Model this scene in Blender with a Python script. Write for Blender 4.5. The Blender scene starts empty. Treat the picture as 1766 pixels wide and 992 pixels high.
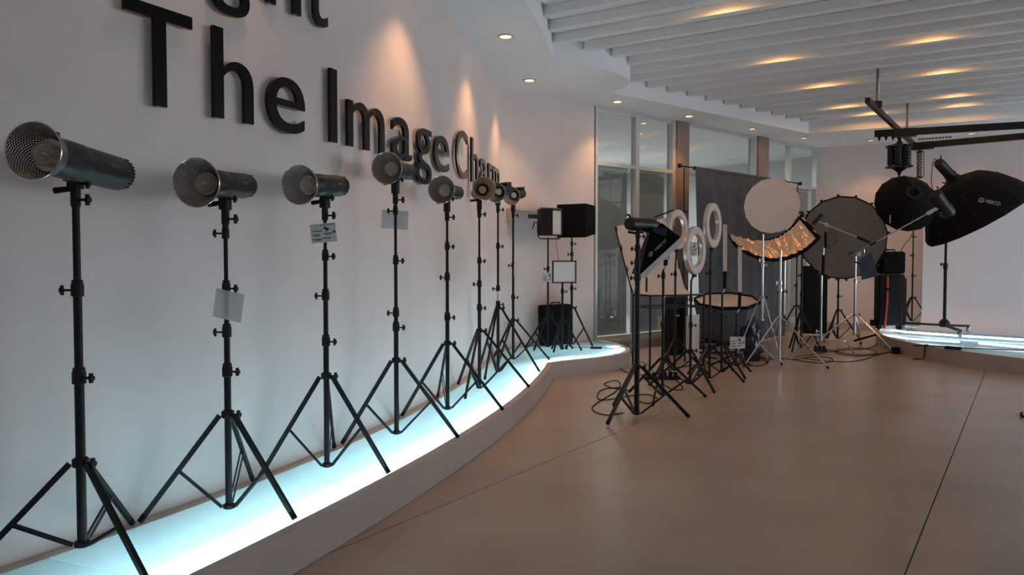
import bpy, bmesh, math, random
from mathutils import Vector as V, Matrix
random.seed(7)
sc = bpy.context.scene
C = sc.collection
PI = math.pi

# ------------------------------------------------------------------ camera
FPX, CH = 1374.0, 1.45
PITCH = math.atan(49 / FPX)
cam_d = bpy.data.cameras.new('camera'); cam = bpy.data.objects.new('camera', cam_d); C.objects.link(cam)
cam.location = (0, 0, CH); cam.rotation_euler = (PI / 2 - PITCH, 0, 0)
cam_d.sensor_width = 36; cam_d.lens = 36 * FPX / 1766; cam_d.clip_end = 200
sc.camera = cam
# ------------------------------------------------------------------ view, world, large lights
sc.view_settings.view_transform = 'Standard'; sc.view_settings.look = 'None'
sc.view_settings.gamma = 1; sc.view_settings.use_curve_mapping = False
sc.view_settings.exposure = 0.34
w = bpy.data.worlds.new('world'); sc.world = w; w.use_nodes = True
w.node_tree.nodes['Background'].inputs[0].default_value = (.62, .75, .9, 1)
w.node_tree.nodes['Background'].inputs[1].default_value = .35

def area(name, loc, target, sx, sy, power, col):
    l = bpy.data.lights.new(name, 'AREA'); l.shape = 'RECTANGLE'; l.size = sx; l.size_y = sy
    l.energy = power; l.color = col
    o = bpy.data.objects.new(name, l); C.objects.link(o); o.location = loc
    o.rotation_euler = (V(target) - V(loc)).to_track_quat('-Z', 'Y').to_euler()
    return o
FILL_TINT = (.84, .92, 1.0)
area('rear_fill_area', (2.5, -4.02, 1.9), (2.5, 0, 1.9), 8.0, 2.4, 10, FILL_TINT)  # weak cool fill added behind the viewer
area('side_fill_area', (14.02, 6.0, 1.9), (10, 6.0, 1.9), 9.0, 2.4, 265, FILL_TINT)  # cool fill added out of view at right, brightens the far end
area('back_office_light', (1.2, 18.0, 3.6), (1.2, 18.0, 0), 5, 4, 360, (1.0, .99, .97))

# ------------------------------------------------------------------ pixel -> place
def ray(px, py):
    cx, cy = (px - 883) / FPX, (496 - py) / FPX
    return V((cx, math.cos(PITCH) + cy * math.sin(PITCH), -math.sin(PITCH) + cy * math.cos(PITCH)))
def G(px, py, z=0.0):                      # on the horizontal plane z
    d = ray(px, py); t = (z - CH) / d.z
    return V((d.x * t, d.y * t, z))
def P(px, py, Y):                          # at depth Y
    d = ray(px, py); t = Y / d.y
    return V((d.x * t, Y, CH + d.z * t))
def ZP(py, Y): return P(883, py, Y).z
def XP(px, Y, z=1.0):                      # x for a pixel column at depth Y
    zc = Y * math.cos(PITCH) + (CH - z) * math.sin(PITCH)
    return (px - 883) / FPX * zc

# ------------------------------------------------------------------ materials
MATS = {}
def mat(name, col, rough=.5, metal=0, spec=.5, noise=0, scale=8, bump=0, bscale=60, trans=0, emit=None, es=0, coat=0, alpha=1, stretch=None):
    m = bpy.data.materials.new(name); m.use_nodes = True
    nt = m.node_tree; b = nt.nodes['Principled BSDF']
    b.inputs['Base Color'].default_value = (*col, 1); b.inputs['Roughness'].default_value = rough
    b.inputs['Metallic'].default_value = metal; b.inputs['Specular IOR Level'].default_value = spec
    b.inputs['Transmission Weight'].default_value = trans; b.inputs['Coat Weight'].default_value = coat
    b.inputs['Alpha'].default_value = alpha
    if emit: b.inputs['Emission Color'].default_value = (*emit, 1); b.inputs['Emission Strength'].default_value = es
    tc = nt.nodes.new('ShaderNodeTexCoord'); src = tc.outputs['Object']
    if stretch:
        mp = nt.nodes.new('ShaderNodeMapping'); mp.inputs['Scale'].default_value = stretch
        nt.links.new(src, mp.inputs[0]); src = mp.outputs[0]
    if noise:
        n = nt.nodes.new('ShaderNodeTexNoise'); n.inputs['Scale'].default_value = scale; n.inputs['Detail'].default_value = 5
        nt.links.new(src, n.inputs['Vector'])
        r = nt.nodes.new('ShaderNodeValToRGB')
        r.color_ramp.elements[0].color = (*[c * (1 - noise) for c in col], 1); r.color_ramp.elements[0].position = .3
        r.color_ramp.elements[1].color = (*[min(1, c * (1 + noise)) for c in col], 1); r.color_ramp.elements[1].position = .7
        nt.links.new(n.outputs['Fac'], r.inputs[0]); nt.links.new(r.outputs[0], b.inputs['Base Color'])
    if bump:
        n = nt.nodes.new('ShaderNodeTexNoise'); n.inputs['Scale'].default_value = bscale; n.inputs['Detail'].default_value = 4
        nt.links.new(src, n.inputs['Vector'])
        bp = nt.nodes.new('ShaderNodeBump'); bp.inputs['Strength'].default_value = bump; bp.inputs['Distance'].default_value = .02
        nt.links.new(n.outputs['Fac'], bp.inputs['Height']); nt.links.new(bp.outputs[0], b.inputs['Normal'])
    MATS[name] = m
    return m
mat('wall_paint', (.77, .675, .65), .75, noise=.03, scale=2.5, bump=.03, bscale=90)
mat('ceiling_paint', (.89, .90, .93), .8, noise=.02, scale=2)
mat('slat_paint', (.87, .87, .87), .7, noise=.03, scale=3)
mat('floor_stone', (.42, .315, .245), .27, spec=.42, noise=.09, scale=1.1, bump=.008, bscale=6)
mat('joint', (.12, .085, .07), .7)
mat('kerb', (.47, .40, .355), .5, noise=.05, scale=4, bump=.02, bscale=40)
mat('tray', (.8, .86, .88), .7)
mat('black_metal', (.007, .007, .008), .5, spec=.28, noise=.1, scale=30)
mat('black_plastic', (.010, .010, .011), .55, spec=.3, noise=.1, scale=40, bump=.05, bscale=200)
mat('strobe_body', (.009, .0105, .013), .42, spec=.4, coat=.05, noise=.1, scale=20)
mat('rubber', (.007, .007, .007), .8, spec=.2, noise=.1, scale=30)
mat('shell_metal', (.22, .21, .20), .4, metal=.9, noise=.05, scale=20)
mat('chrome', (.62, .62, .62), .18, metal=1, noise=.05, scale=20)
mat('steel', (.5, .5, .5), .3, metal=1, noise=.05, scale=20)
mat('black_fabric', (.006, .006, .007), .85, spec=.15, noise=.15, scale=14, bump=.15, bscale=45)
mat('grey_fabric', (.105, .117, .135), .9, spec=.2, noise=.12, scale=6, bump=.1, bscale=60)
mat('blue_fabric', (.012, .016, .04), .7, noise=.15, scale=10, bump=.15, bscale=30)
mat('white_diffuser', (.80, .74, .71), .8, noise=.03, scale=5)
mat('cream_acrylic', (.62, .53, .46), .35, noise=.03, scale=3)
mat('grey_diffuser', (.20, .20, .195), .75, noise=.08, scale=6)
mat('gold_foil', (.92, .62, .42), .2, metal=.93, noise=.1, scale=6, bump=.9, bscale=14, stretch=(1.6, .5, .5))
mat('letter_acrylic', (.0025, .0025, .0025), .12, spec=.22, noise=.05, scale=5)
mat('paper', (.66, .63, .61), .7, noise=.03, scale=20)
mat('clear_sleeve', (.62, .6, .6), .3, noise=.03, scale=20, alpha=.55)
mat('ink', (.04, .035, .035), .7, noise=.05, scale=20)
mat('ink_red', (.25, .05, .05), .7, noise=.05, scale=20)
mat('backdrop_paper', (.78, .78, .84), .8, noise=.015, scale=2)
mat('ring_white', (.62, .53, .49), .45, noise=.03, scale=8)
mat('aluminium', (.62, .64, .64), .35, metal=.4, noise=.04, scale=10)
mat('pillar', (.30, .225, .20), .6, noise=.06, scale=5)
mat('blind', (.40, .41, .40), .6, noise=.04, scale=5)
mat('office_wall', (.52, .55, .55), .8, noise=.03, scale=1)
mat('office_floor', (.25, .25, .24), .5, noise=.05, scale=1)
mat('red_trim', (.45, .035, .02), .5, noise=.1, scale=20)
mat('case_grey', (.010, .011, .012), .7, spec=.2, noise=.15, scale=12, bump=.1, bscale=80)
mat('unit_plastic', (.62, .57, .53), .5, noise=.03, scale=10)
mat('bag_plastic', (.012, .014, .04), .2, spec=.5, noise=.2, scale=8, bump=.8, bscale=12)
mat('trim_gold', (.7, .55, .4), .3, metal=1, noise=.05, scale=10)
mat('bulb_glass', (.6, .57, .53), .08, spec=.7, noise=.05, scale=40, alpha=.3)
mat('cob_yellow', (.70, .48, .13), .4, noise=.1, scale=60)
mat('cob_cream', (.70, .62, .42), .4, noise=.1, scale=60)
mat('cob_white', (.72, .72, .70), .4, noise=.1, scale=60)
mat('logo_white', (.62, .62, .62), .6, noise=.03, scale=20)
mat('logo_grey', (.2, .2, .2), .6, noise=.03, scale=20)
mat('indicator', (.6, .7, .1), .4, emit=(.7, .8, .15), es=.6)
mat('lamp_warm', (1, .75, .45), .5, emit=(1.0, .62, .26), es=9)
mat('lamp_dim', (1, .8, .6), .5, emit=(1.0, .72, .42), es=2.0)
mat('tube_cool', (1, 1, 1), .5, emit=(.76, .90, 1.0), es=20)
mat('tube_inner', (1, 1, 1), .5, emit=(.62, .90, 1.0), es=4.5)
mat('tube_cool_right', (1, 1, 1), .5, emit=(.74, .92, 1.0), es=9)
mat('interior_warm', (.60, .52, .46), .3, metal=.8, noise=.05, scale=12)

def facing(nt, base, gain):                # mirror share, the same from both faces of a pane
    lw = nt.nodes.new('ShaderNodeLayerWeight'); lw.inputs['Blend'].default_value = .5
    p = nt.nodes.new('ShaderNodeMath'); p.operation = 'POWER'; p.inputs[1].default_value = 4; nt.links.new(lw.outputs['Facing'], p.inputs[0])
    a = nt.nodes.new('ShaderNodeMath'); a.operation = 'MULTIPLY_ADD'; a.inputs[1].default_value = gain; a.inputs[2].default_value = base; nt.links.new(p.outputs[0], a.inputs[0])
    return a
def node_mats():
    # dimpled metal reflector (uv from the lathe)
    m = mat('dimple_metal', (.64, .59, .54), .25, metal=1, noise=.04, scale=20); nt = m.node_tree; b = nt.nodes['Principled BSDF']
    uv = nt.nodes.new('ShaderNodeUVMap'); sep = nt.nodes.new('ShaderNodeSeparateXYZ'); nt.links.new(uv.outputs[0], sep.inputs[0])
    outs = []
    for ax, k in (('X', 2 * PI * 34), ('Y', 2 * PI * 9)):
        a = nt.nodes.new('ShaderNodeMath'); a.operation = 'MULTIPLY'; a.inputs[1].default_value = k; nt.links.new(sep.outputs[ax], a.inputs[0])
        s = nt.nodes.new('ShaderNodeMath'); s.operation = 'SINE'; nt.links.new(a.outputs[0], s.inputs[0]); outs.append(s)
    mu = nt.nodes.new('ShaderNodeMath'); mu.operation = 'MULTIPLY'; nt.links.new(outs[0].outputs[0], mu.inputs[0]); nt.links.new(outs[1].outputs[0], mu.inputs[1])
    bp = nt.nodes.new('ShaderNodeBump'); bp.inputs['Strength'].default_value = .7; bp.inputs['Distance'].default_value = .004
    nt.links.new(mu.outputs[0], bp.inputs['Height']); nt.links.new(bp.outputs[0], b.inputs['Normal'])
    # window glass: mostly clear, mirror-like at grazing angles
    m = bpy.data.materials.new('window_glass'); m.use_nodes = True; nt = m.node_tree; nt.nodes.clear()
    out = nt.nodes.new('ShaderNodeOutputMaterial'); mx = nt.nodes.new('ShaderNodeMixShader'); fr = facing(nt, .10, .75)
    tr = nt.nodes.new('ShaderNodeBsdfTransparent'); tr.inputs[0].default_value = (.86, .885, .875, 1)
    gl = nt.nodes.new('ShaderNodeBsdfGlossy'); gl.inputs['Roughness'].default_value = .03
    nt.links.new(fr.outputs[0], mx.inputs[0]); nt.links.new(tr.outputs[0], mx.inputs[1]); nt.links.new(gl.outputs[0], mx.inputs[2]); nt.links.new(mx.outputs[0], out.inputs[0])
    MATS['window_glass'] = m
    # frosted platform glass
    for nm, clear, tint in (('platform_glass', .22, (.66, .92, .97)), ('platform_glass_clear', .68, (.85, .96, .98))):
        m = bpy.data.materials.new(nm); m.use_nodes = True; nt = m.node_tree; nt.nodes.clear()
        out = nt.nodes.new('ShaderNodeOutputMaterial')
        tl = nt.nodes.new('ShaderNodeBsdfTranslucent'); df = nt.nodes.new('ShaderNodeBsdfDiffuse')
        no = nt.nodes.new('ShaderNodeTexNoise'); no.inputs['Scale'].default_value = 3
        rp = nt.nodes.new('ShaderNodeValToRGB'); rp.color_ramp.elements[0].color = (*[c * .93 for c in tint], 1); rp.color_ramp.elements[1].color = (*tint, 1)
        tcn = nt.nodes.new('ShaderNodeTexCoord'); nt.links.new(tcn.outputs['Object'], no.inputs['Vector']); nt.links.new(no.outputs['Fac'], rp.inputs[0])
        nt.links.new(rp.outputs[0], tl.inputs[0]); nt.links.new(rp.outputs[0], df.inputs[0])
        m1 = nt.nodes.new('ShaderNodeMixShader'); m1.inputs[0].default_value = .25; nt.links.new(tl.outputs[0], m1.inputs[1]); nt.links.new(df.outputs[0], m1.inputs[2])
        tr = nt.nodes.new('ShaderNodeBsdfTransparent'); tr.inputs[0].default_value = (*tint, 1)
        m2 = nt.nodes.new('ShaderNodeMixShader'); m2.inputs[0].default_value = clear; nt.links.new(m1.outputs[0], m2.inputs[1]); nt.links.new(tr.outputs[0], m2.inputs[2])
        gl = nt.nodes.new('ShaderNodeBsdfGlossy'); gl.inputs['Roughness'].default_value = .08
        fr = facing(nt, .03, .5)
        m3 = nt.nodes.new('ShaderNodeMixShader'); nt.links.new(fr.outputs[0], m3.inputs[0]); nt.links.new(m2.outputs[0], m3.inputs[1]); nt.links.new(gl.outputs[0], m3.inputs[2])
        nt.links.new(m3.outputs[0], out.inputs[0]); MATS[nm] = m
node_mats()

# ------------------------------------------------------------------ mesh helpers
def frame(ax):
    ax = V(ax).normalized(); up = V((0, 0, 1)) if abs(ax.z) < .95 else V((0, 1, 0))
    x = up.cross(ax).normalized(); y = ax.cross(x)
    return x, y, ax
class MB:
    def __init__(s): s.v = []; s.f = []; s.uv = []
    def face(s, idx, uv=None): s.f.append(idx); s.uv.append(uv)
    def box(s, c, size, x=(1, 0, 0), y=(0, 1, 0), z=(0, 0, 1)):
        c = V(c); x, y, z = V(x) * size[0] / 2, V(y) * size[1] / 2, V(z) * size[2] / 2; n = len(s.v)
        for k in (-1, 1):
            for j in (-1, 1):
                for i in (-1, 1): s.v.append(c + x * i + y * j + z * k)
        for f in ((0, 2, 3, 1), (4, 5, 7, 6), (0, 1, 5, 4), (2, 6, 7, 3), (0, 4, 6, 2), (1, 3, 7, 5)): s.face([n + q for q in f])
        return s
    def bar(s, a, b, wx, wz):              # rectangular bar from a to b
        a, b = V(a), V(b); x, y, ax = frame(b - a)
        return s.box((a + b) / 2, (wx, wz, (b - a).length), x, y, ax)
    def tube(s, a, b, r0, r1=None, n=10, cap=True):
        a, b = V(a), V(b); r1 = r0 if r1 is None else r1
        return s.lathe([(r0, 0), (r1, (b - a).length)], a, b - a, n, cap)
    def lathe(s, prof, o, ax, n=24, cap=True, ph=0):
        o = V(o); x, y, ax = frame(ax); b0 = len(s.v); m = len(prof)
        for r, t in prof:
            for k in range(n):
                a = 2 * PI * k / n + ph; s.v.append(o + ax * t + (x * math.cos(a) + y * math.sin(a)) * r)
        for j in range(m - 1):
            for k in range(n):
                q = (k + 1) % n
                s.face([b0 + j * n + k, b0 + j * n + q, b0 + (j + 1) * n + q, b0 + (j + 1) * n + k],
                       [(k / n, j / (m - 1)), ((k + 1) / n, j / (m - 1)), ((k + 1) / n, (j + 1) / (m - 1)), (k / n, (j + 1) / (m - 1))])
        if cap:
            s.face([b0 + k for k in reversed(range(n))]); s.face([b0 + (m - 1) * n + k for k in range(n)])
        return s
    def path(s, pts, r, n=6, closed=False):
        pts = [V(p) for p in pts]; b0 = len(s.v); m = len(pts); px = None
        for i, p in enumerate(pts):
            t = (pts[(i + 1) % m] - pts[i - 1]) if closed else (pts[min(i + 1, m - 1)] - pts[max(i - 1, 0)])
            t.normalize()
            if px is None: px = frame(t)[0]
            px = (px - t * px.dot(t)).normalized(); py = t.cross(px)
            for k in range(n):
                a = 2 * PI * k / n; s.v.append(p + (px * math.cos(a) + py * math.sin(a)) * r)
        for j in range(m if closed else m - 1):
            for k in range(n):
                q = (k + 1) % n; j2 = (j + 1) % m
                s.face([b0 + j * n + k, b0 + j * n + q, b0 + j2 * n + q, b0 + j2 * n + k])
        if not closed:
            s.face([b0 + k for k in reversed(range(n))]); s.face([b0 + (m - 1) * n + k for k in range(n)])
        return s
    def prism(s, poly, z0, z1, bottom=True):
        n = len(poly); b = len(s.v)
        for z in (z0, z1):
            for p in poly: s.v.append(V((p[0], p[1], z)))
        if bottom: s.face([b + k for k in reversed(range(n))])
        s.face([b + n + k for k in range(n)])
        for k in range(n):
            q = (k + 1) % n; s.face([b + k, b + q, b + n + q, b + n + k])
        return s
    def sheet(s, rows, th=0):              # grid of points, optional thickness along the normal
        m, n = len(rows), len(rows[0]); b = len(s.v)
        for r in rows:
            for p in r: s.v.append(V(p))
        for i in range(m - 1):
            for j in range(n - 1): s.face([b + i * n + j, b + i * n + j + 1, b + (i + 1) * n + j + 1, b + (i + 1) * n + j])
        if th:
            b2 = len(s.v)
            for i in range(m):
                for j in range(n):
                    du = V(rows[i][min(j + 1, n - 1)]) - V(rows[i][max(j - 1, 0)]); dv = V(rows[min(i + 1, m - 1)][j]) - V(rows[max(i - 1, 0)][j])
                    s.v.append(V(rows[i][j]) - du.cross(dv).normalized() * th)
            for i in range(m - 1):
                for j in range(n - 1): s.face([b2 + i * n + j, b2 + (i + 1) * n + j, b2 + (i + 1) * n + j + 1, b2 + i * n + j + 1])
            ed = [(0, j) for j in range(n)] + [(i, n - 1) for i in range(1, m)] + [(m - 1, j) for j in range(n - 2, -1, -1)] + [(i, 0) for i in range(m - 2, 0, -1)]
            for k in range(len(ed)):
                a, c = ed[k], ed[(k + 1) % len(ed)]; ia, ic = a[0] * n + a[1], c[0] * n + c[1]
                s.face([b + ic, b + ia, b2 + ia, b2 + ic])
        return s
ROOT = {}
def tag(o, label=None, cat=None, group=None, kind=None):
    if label: o['label'] = label
    if cat: o['category'] = cat
    if group: o['group'] = group
    if kind: o['kind'] = kind
    return o
def obj(name, mb, m, parent=None, sharp=38, flat=False, origin=None):
    off = ROOT[parent.name] if parent else (V(origin) if origin is not None else V((0, 0, 0)))
    me = bpy.data.meshes.new(name); me.from_pydata([tuple(v - off) for v in mb.v], [], mb.f)
    if any(u is not None for u in mb.uv):
        ul = me.uv_layers.new(name='UVMap'); i = 0
        for f, u in zip(mb.f, mb.uv):
            for k in range(len(f)): ul.data[i].uv = u[k] if u else (0, 0); i += 1
    me.validate()
    if not flat: me.shade_smooth(); me.set_sharp_from_angle(angle=math.radians(sharp))
    me.materials.append(MATS[m] if isinstance(m, str) else m)
    o = bpy.data.objects.new(name, me); C.objects.link(o)
    if parent: o.parent = parent
    else: o.location = off
    ROOT[o.name] = off
    return o
def thing(name, label, cat, loc, group=None):
    o = bpy.data.objects.new(name, None); C.objects.link(o); o.location = V(loc); o.empty_display_size = .1
    ROOT[o.name] = V(loc); return tag(o, label, cat, group)
def struct(name, mb, m, **k): return tag(obj(name, mb, m, **k), kind='structure')
def bevel(o, w, seg=2):
    bm = bmesh.new(); bm.from_mesh(o.data); bmesh.ops.bevel(bm, geom=bm.edges[:], offset=w, segments=seg, affect='EDGES', profile=.6)
    bm.to_mesh(o.data); bm.free(); o.data.shade_smooth(); o.data.set_sharp_from_angle(angle=math.radians(50)); return o
def recalc(o):
    bm = bmesh.new(); bm.from_mesh(o.data); bmesh.ops.recalc_face_normals(bm, faces=bm.faces[:]); bm.to_mesh(o.data); bm.free(); return o
_tc = {}
def text_mesh(s, ext=.0):
    if (s, ext) not in _tc:
        c = bpy.data.curves.new('t', 'FONT'); c.body = s; c.size = 1; c.extrude = ext; c.resolution_u = 6
        o = bpy.data.objects.new('t', c); C.objects.link(o); bpy.context.view_layer.update()
        me = bpy.data.meshes.new_from_object(o.evaluated_get(bpy.context.evaluated_depsgraph_get()))
        vs = [v.co.copy() for v in me.vertices]; fs = [list(p.vertices) for p in me.polygons]
        bpy.data.objects.remove(o); bpy.data.curves.remove(c); bpy.data.meshes.remove(me); _tc[(s, ext)] = (vs, fs)
    return _tc[(s, ext)]
def put_text(mb, s, o, x, y, height, ext=0, width=None):
    """lettering with its lower-left corner at o, along x, upright y"""
    vs, fs = text_mesh(s, ext); x, y = V(x).normalized(), V(y).normalized(); z = x.cross(y)
    x0 = min(v.x for v in vs); x1 = max(v.x for v in vs); cap = max(v.y for v in text_mesh('T', 0)[0])
    k = height / cap; kx = k if width is None else width / (x1 - x0); b = len(mb.v)
    for v in vs: mb.v.append(V(o) + x * (v.x - x0) * kx + y * v.y * k + z * (v.z + ext) * (1 if ext else 0))
    for f in fs: mb.face([b + q for q in f])
    return (x1 - x0) * kx

# ------------------------------------------------------------------ plan of the room
def wall_x(Y):
    if Y < 3.2: return wall_x(3.2) + .534 * (Y - 3.2)
    return 2.82183e-3 * Y ** 3 - 8.61446e-2 * Y ** 2 + .998516 * Y - 4.448875 - .03
def edge_x(Y):
    if Y < 2.8: return edge_x(2.8) + .43 * (Y - 2.8)
    return -.02356373 * Y * Y + .5620987 * Y - 2.73441633
HS, HP = 3.8, .2                           # soffit and platform heights
YB, XR = -4.0, 14.0                        # rear wall, side wall
CORN = V((wall_x(11.1), 11.1, 0)); WA = V((1.26, 12.28, 0)); WB = V((6.45, 16.92, 0))
UW = (WB - WA).normalized(); VW = V((-UW.y, UW.x, 0))          # along / out of the window wall
DR = V((.861, -.509, 0)).normalized(); NR = V((-DR.y, DR.x, 0))  # along / out of the studio wall
WC = WB + DR * ((XR - WB.x) / DR.x)
left_curve = [V((wall_x(y), y, 0)) for y in [YB, 0, 1.5, 2.6, 3.2] + [3.2 + 7.9 * k / 30 for k in range(1, 31)]]
outline = left_curve + [WA, WB, WC, V((XR, YB, 0))]
def wall_strip(pts, z0, z1, th):           # wall along a polyline, thickened outwards (to the left of travel)
    mb = MB(); n = len(pts); out = []
    for i, p in enumerate(pts):
        t = (pts[min(i + 1, n - 1)] - pts[max(i - 1, 0)]).normalized(); out.append(p + V((-t.y, t.x, 0)) * th)
    mb.prism([(p.x, p.y) for p in pts] + [(p.x, p.y) for p in reversed(out)], z0, z1)
    return mb
HR = 4.085                                  # recess ceiling
recalc(struct('wall_left', wall_strip(left_curve, 0, HR + .1, .15), 'wall_paint'))
recalc(struct('wall_back', wall_strip([CORN, WA], 0, HR + .1, .15), 'wall_paint'))
recalc(struct('wall_right', wall_strip([WB, WC], 0, HR + .1, .15), 'wall_paint'))
mb = MB()                                  # side wall with an unseen opening added for the side fill
for y0, y1, z0, z1 in ((YB - .2, 1.4, 0, HR + .1), (10.6, WC.y + .3, 0, HR + .1), (1.4, 10.6, 0, .6), (1.4, 10.6, 3.2, HR + .1)):
    mb.box((XR + .1, (y0 + y1) / 2, (z0 + z1) / 2), (.2, y1 - y0, z1 - z0))
struct('wall_side', mb, 'wall_paint')
mb = MB()  # rear wall, its unseen opening added for the rear fill
for x0, x1, z0, z1 in ((left_curve[0].x - .2, -1.6, 0, HR + .1), (6.6, XR, 0, HR + .1), (-1.6, 6.6, 0, .6), (-1.6, 6.6, 3.2, HR + .1)):
    mb.box(((x0 + x1) / 2, YB - .1, (z0 + z1) / 2), (x1 - x0, .2, z1 - z0))
struct('wall_rear', mb, 'wall_paint')
for nm, ax in (('window_8', 0), ('window_9', 1)):   # frames of unseen windows added around the fill lights
    mb = MB()
    for k in range(5):
        if ax == 0: mb.box((-1.6 + 8.2 * k / 4, YB - .1, 1.9), (.06, .08, 2.6))
        else: mb.box((XR + .1, 1.4 + 9.2 * k / 4, 1.9), (.08, .06, 2.6))
    for z in (.63, 3.17):
        if ax == 0: mb.box((2.5, YB - .1, z), (8.2, .08, .06))
        else: mb.box((XR + .1, 6.0, z), (.08, 9.2, .06))
    struct(nm, mb, 'aluminium')
trim = MB()
for a, b in ((WB, WC),): trim.bar(a - NR * .012 + V((0, 0, .06)) + DR * .02, b - NR * .012 + V((0, 0, .06)), .02, .12)
struct('baseboard_right', trim, 'kerb')

# floor: slabs between the long expansion joints
def clip(poly, n, c):                      # keep n.p <= c
    out = []
    for i in range(len(poly)):
        a, b = poly[i], poly[(i + 1) % len(poly)]; da, db = n.dot(a) - c, n.dot(b) - c
        if da <= 0: out.append(a)
        if da * db < 0: out.append(a + (b - a) * (da / (da - db)))
    return out
J1, J2 = G(1560, 992), G(840, 840)
jd = (G(1700, 640) - J1).normalized(); jn = V((jd.y, -jd.x, 0)); c1, c2 = jn.dot(J1), jn.dot(J2); sp = c1 - c2
floor = struct('floor', MB().prism([(p.x, p.y) for p in outline], -.12, -.006), 'joint')
ROOT['floor'] = V((0, 0, 0))
k0 = int((min(jn.dot(p) for p in outline) - c1) / sp) - 1; k1 = int((max(jn.dot(p) for p in outline) - c1) / sp) + 1
for k in range(k0, k1 + 1):
    pl = clip(clip(outline, jn, c1 + (k + 1) * sp - .004), -jn, -(c1 + k * sp + .004))
    if len(pl) > 2: obj('floor_slab', MB().prism([(p.x, p.y) for p in pl], -.006, 0), 'floor_stone', floor)

# ------------------------------------------------------------------ soffit, recess, slats
hole = [V((edge_x(y), y, 0)) for y in [-3.4, 0, 1.5, 2.6] + [3 + 6.6 * k / 14 for k in range(15)]]
bulge = [V(p + (0,)) for p in ((.84, 9.74), (1.08, 9.9), (1.29, 10.12), (1.46, 10.36), (1.56, 10.62), (1.57, 10.85), (1.52, 11.08), (1.40, 11.34))]
SD = V((.8384, -.5451, 0)).normalized(); SN = V((-SD.y, SD.x, 0))        # along / across the slats
hb = V((5.55, 15.0, 0)); hc = hb + DR * 8.0
hole = hole + bulge + [hb, V((13.4, hb.y + (13.4 - hb.x) * DR.y / DR.x, 0)), V((13.4, -3.4, 0))]
bm = bmesh.new(); edges = []
for loop in (outline, hole):
    vs = [bm.verts.new((p.x, p.y, HS)) for p in loop]
    edges += [bm.edges.new((vs[i], vs[(i + 1) % len(vs)])) for i in range(len(vs))]
bmesh.ops.triangle_fill(bm, use_beauty=True, edges=edges)
n = len(hole); vlow = [v for v in bm.verts][len(outline):len(outline) + n]
vup = [bm.verts.new((p.x, p.y, HR)) for p in hole]
for i in range(n): bm.faces.new((vlow[i], vlow[(i + 1) % n], vup[(i + 1) % n], vup[i]))
bmesh.ops.recalc_face_normals(bm, faces=bm.faces[:])
me = bpy.data.meshes.new('ceiling'); bm.to_mesh(me); bm.free(); me.materials.append(MATS['ceiling_paint'])
ceil = bpy.data.objects.new('ceiling', me); C.objects.link(ceil); tag(ceil, kind='structure'); ROOT['ceiling'] = V((0, 0, 0))
obj('recess_ceiling', MB().prism([(p.x, p.y) for p in outline], HR + .002, HR + .08), 'ceiling_paint', ceil)
def spans(c):
    ts = []
    for i in range(len(hole)):
        a, b = hole[i], hole[(i + 1) % len(hole)]; da, db = SN.dot(a) - c, SN.dot(b) - c
        if (da < 0) != (db < 0): ts.append(SD.dot(a + (b - a) * (da / (da - db))))
    ts.sort(); return [(ts[i], ts[i + 1]) for i in range(0, len(ts) - 1, 2)]
SP = .475; CS0 = SN.dot(G(1389, 202, 3.985)); ZS0, ZS1 = 3.985, HR
k = int((min(SN.dot(p) for p in hole) - CS0) / SP)
slat_c = []
while CS0 + k * SP < max(SN.dot(p) for p in hole):
    c = CS0 + k * SP; k += 1; slat_c.append(c)
    for a, b in spans(c):
        if b - a > .15: obj('ceiling_slat', MB().box(SN * c + SD * ((a + b) / 2) + V((0, 0, (ZS0 + ZS1) / 2)), (b - a - .01, .11, ZS1 - ZS0 - .002), SD, SN), 'slat_paint', ceil, flat=True)

WARM = (1.0, .53, .24)
def spot(name, loc, parent, power, ang, blend=.6, r=.03, col=WARM, direc=(0, 0, -1)):
    l = bpy.data.lights.new(name, 'SPOT'); l.energy = power; l.color = col; l.spot_size = math.radians(ang); l.spot_blend = blend; l.shadow_soft_size = r
    o = bpy.data.objects.new(name, l); C.objects.link(o); o.parent = parent; o.location = V(loc) - ROOT[parent.name]
    o.rotation_euler = V(direc).to_track_quat('-Z', 'Y').to_euler()
def downlight(p, label, on=1.0, power=46, group='recessed downlights in the soffit'):
    p = V((p.x, p.y, HS)); t = thing('downlight', label, 'ceiling light', p, group)
    obj('trim_ring', MB().lathe([(.060, .004), (.062, -.012), (.088, -.008), (.092, .002)], p, (0, 0, 1), 28, False), 'trim_gold', t)
    obj('lamp', MB().lathe([(.0, 0), (.03, -.004), (.058, .0)], p, (0, 0, 1), 20, False), 'lamp_warm' if on > .6 else 'lamp_dim', t)
    spot('downlight_beam', p - V((0, 0, .03)), t, power * on, 96, .75, .035)
downs = [(872, 62, 'brightest recessed downlight in the curved soffit beside the lettered wall', 1),
         (913, 138, 'recessed downlight in the curved soffit above the wall corner', 1),
         (1065, 175, 'recessed downlight in the soffit at the left end of the windows', .8),
         (1188, 200, 'recessed downlight in the soffit above the first window pillar', .7),
         (1298, 222, 'dim recessed downlight in the soffit above the second window pillar', .35),
         (1387, 238, 'recessed downlight in the soffit above the right end of the windows', .6),
         (1502, 242, 'recessed downlight in the soffit left of the black rail end', .45),
         (1676, 230, 'recessed downlight in the soffit between the two black rails', .45)]
for px, py, lb, on in downs: downlight(G(px, py, HS), lb, on)
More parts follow.
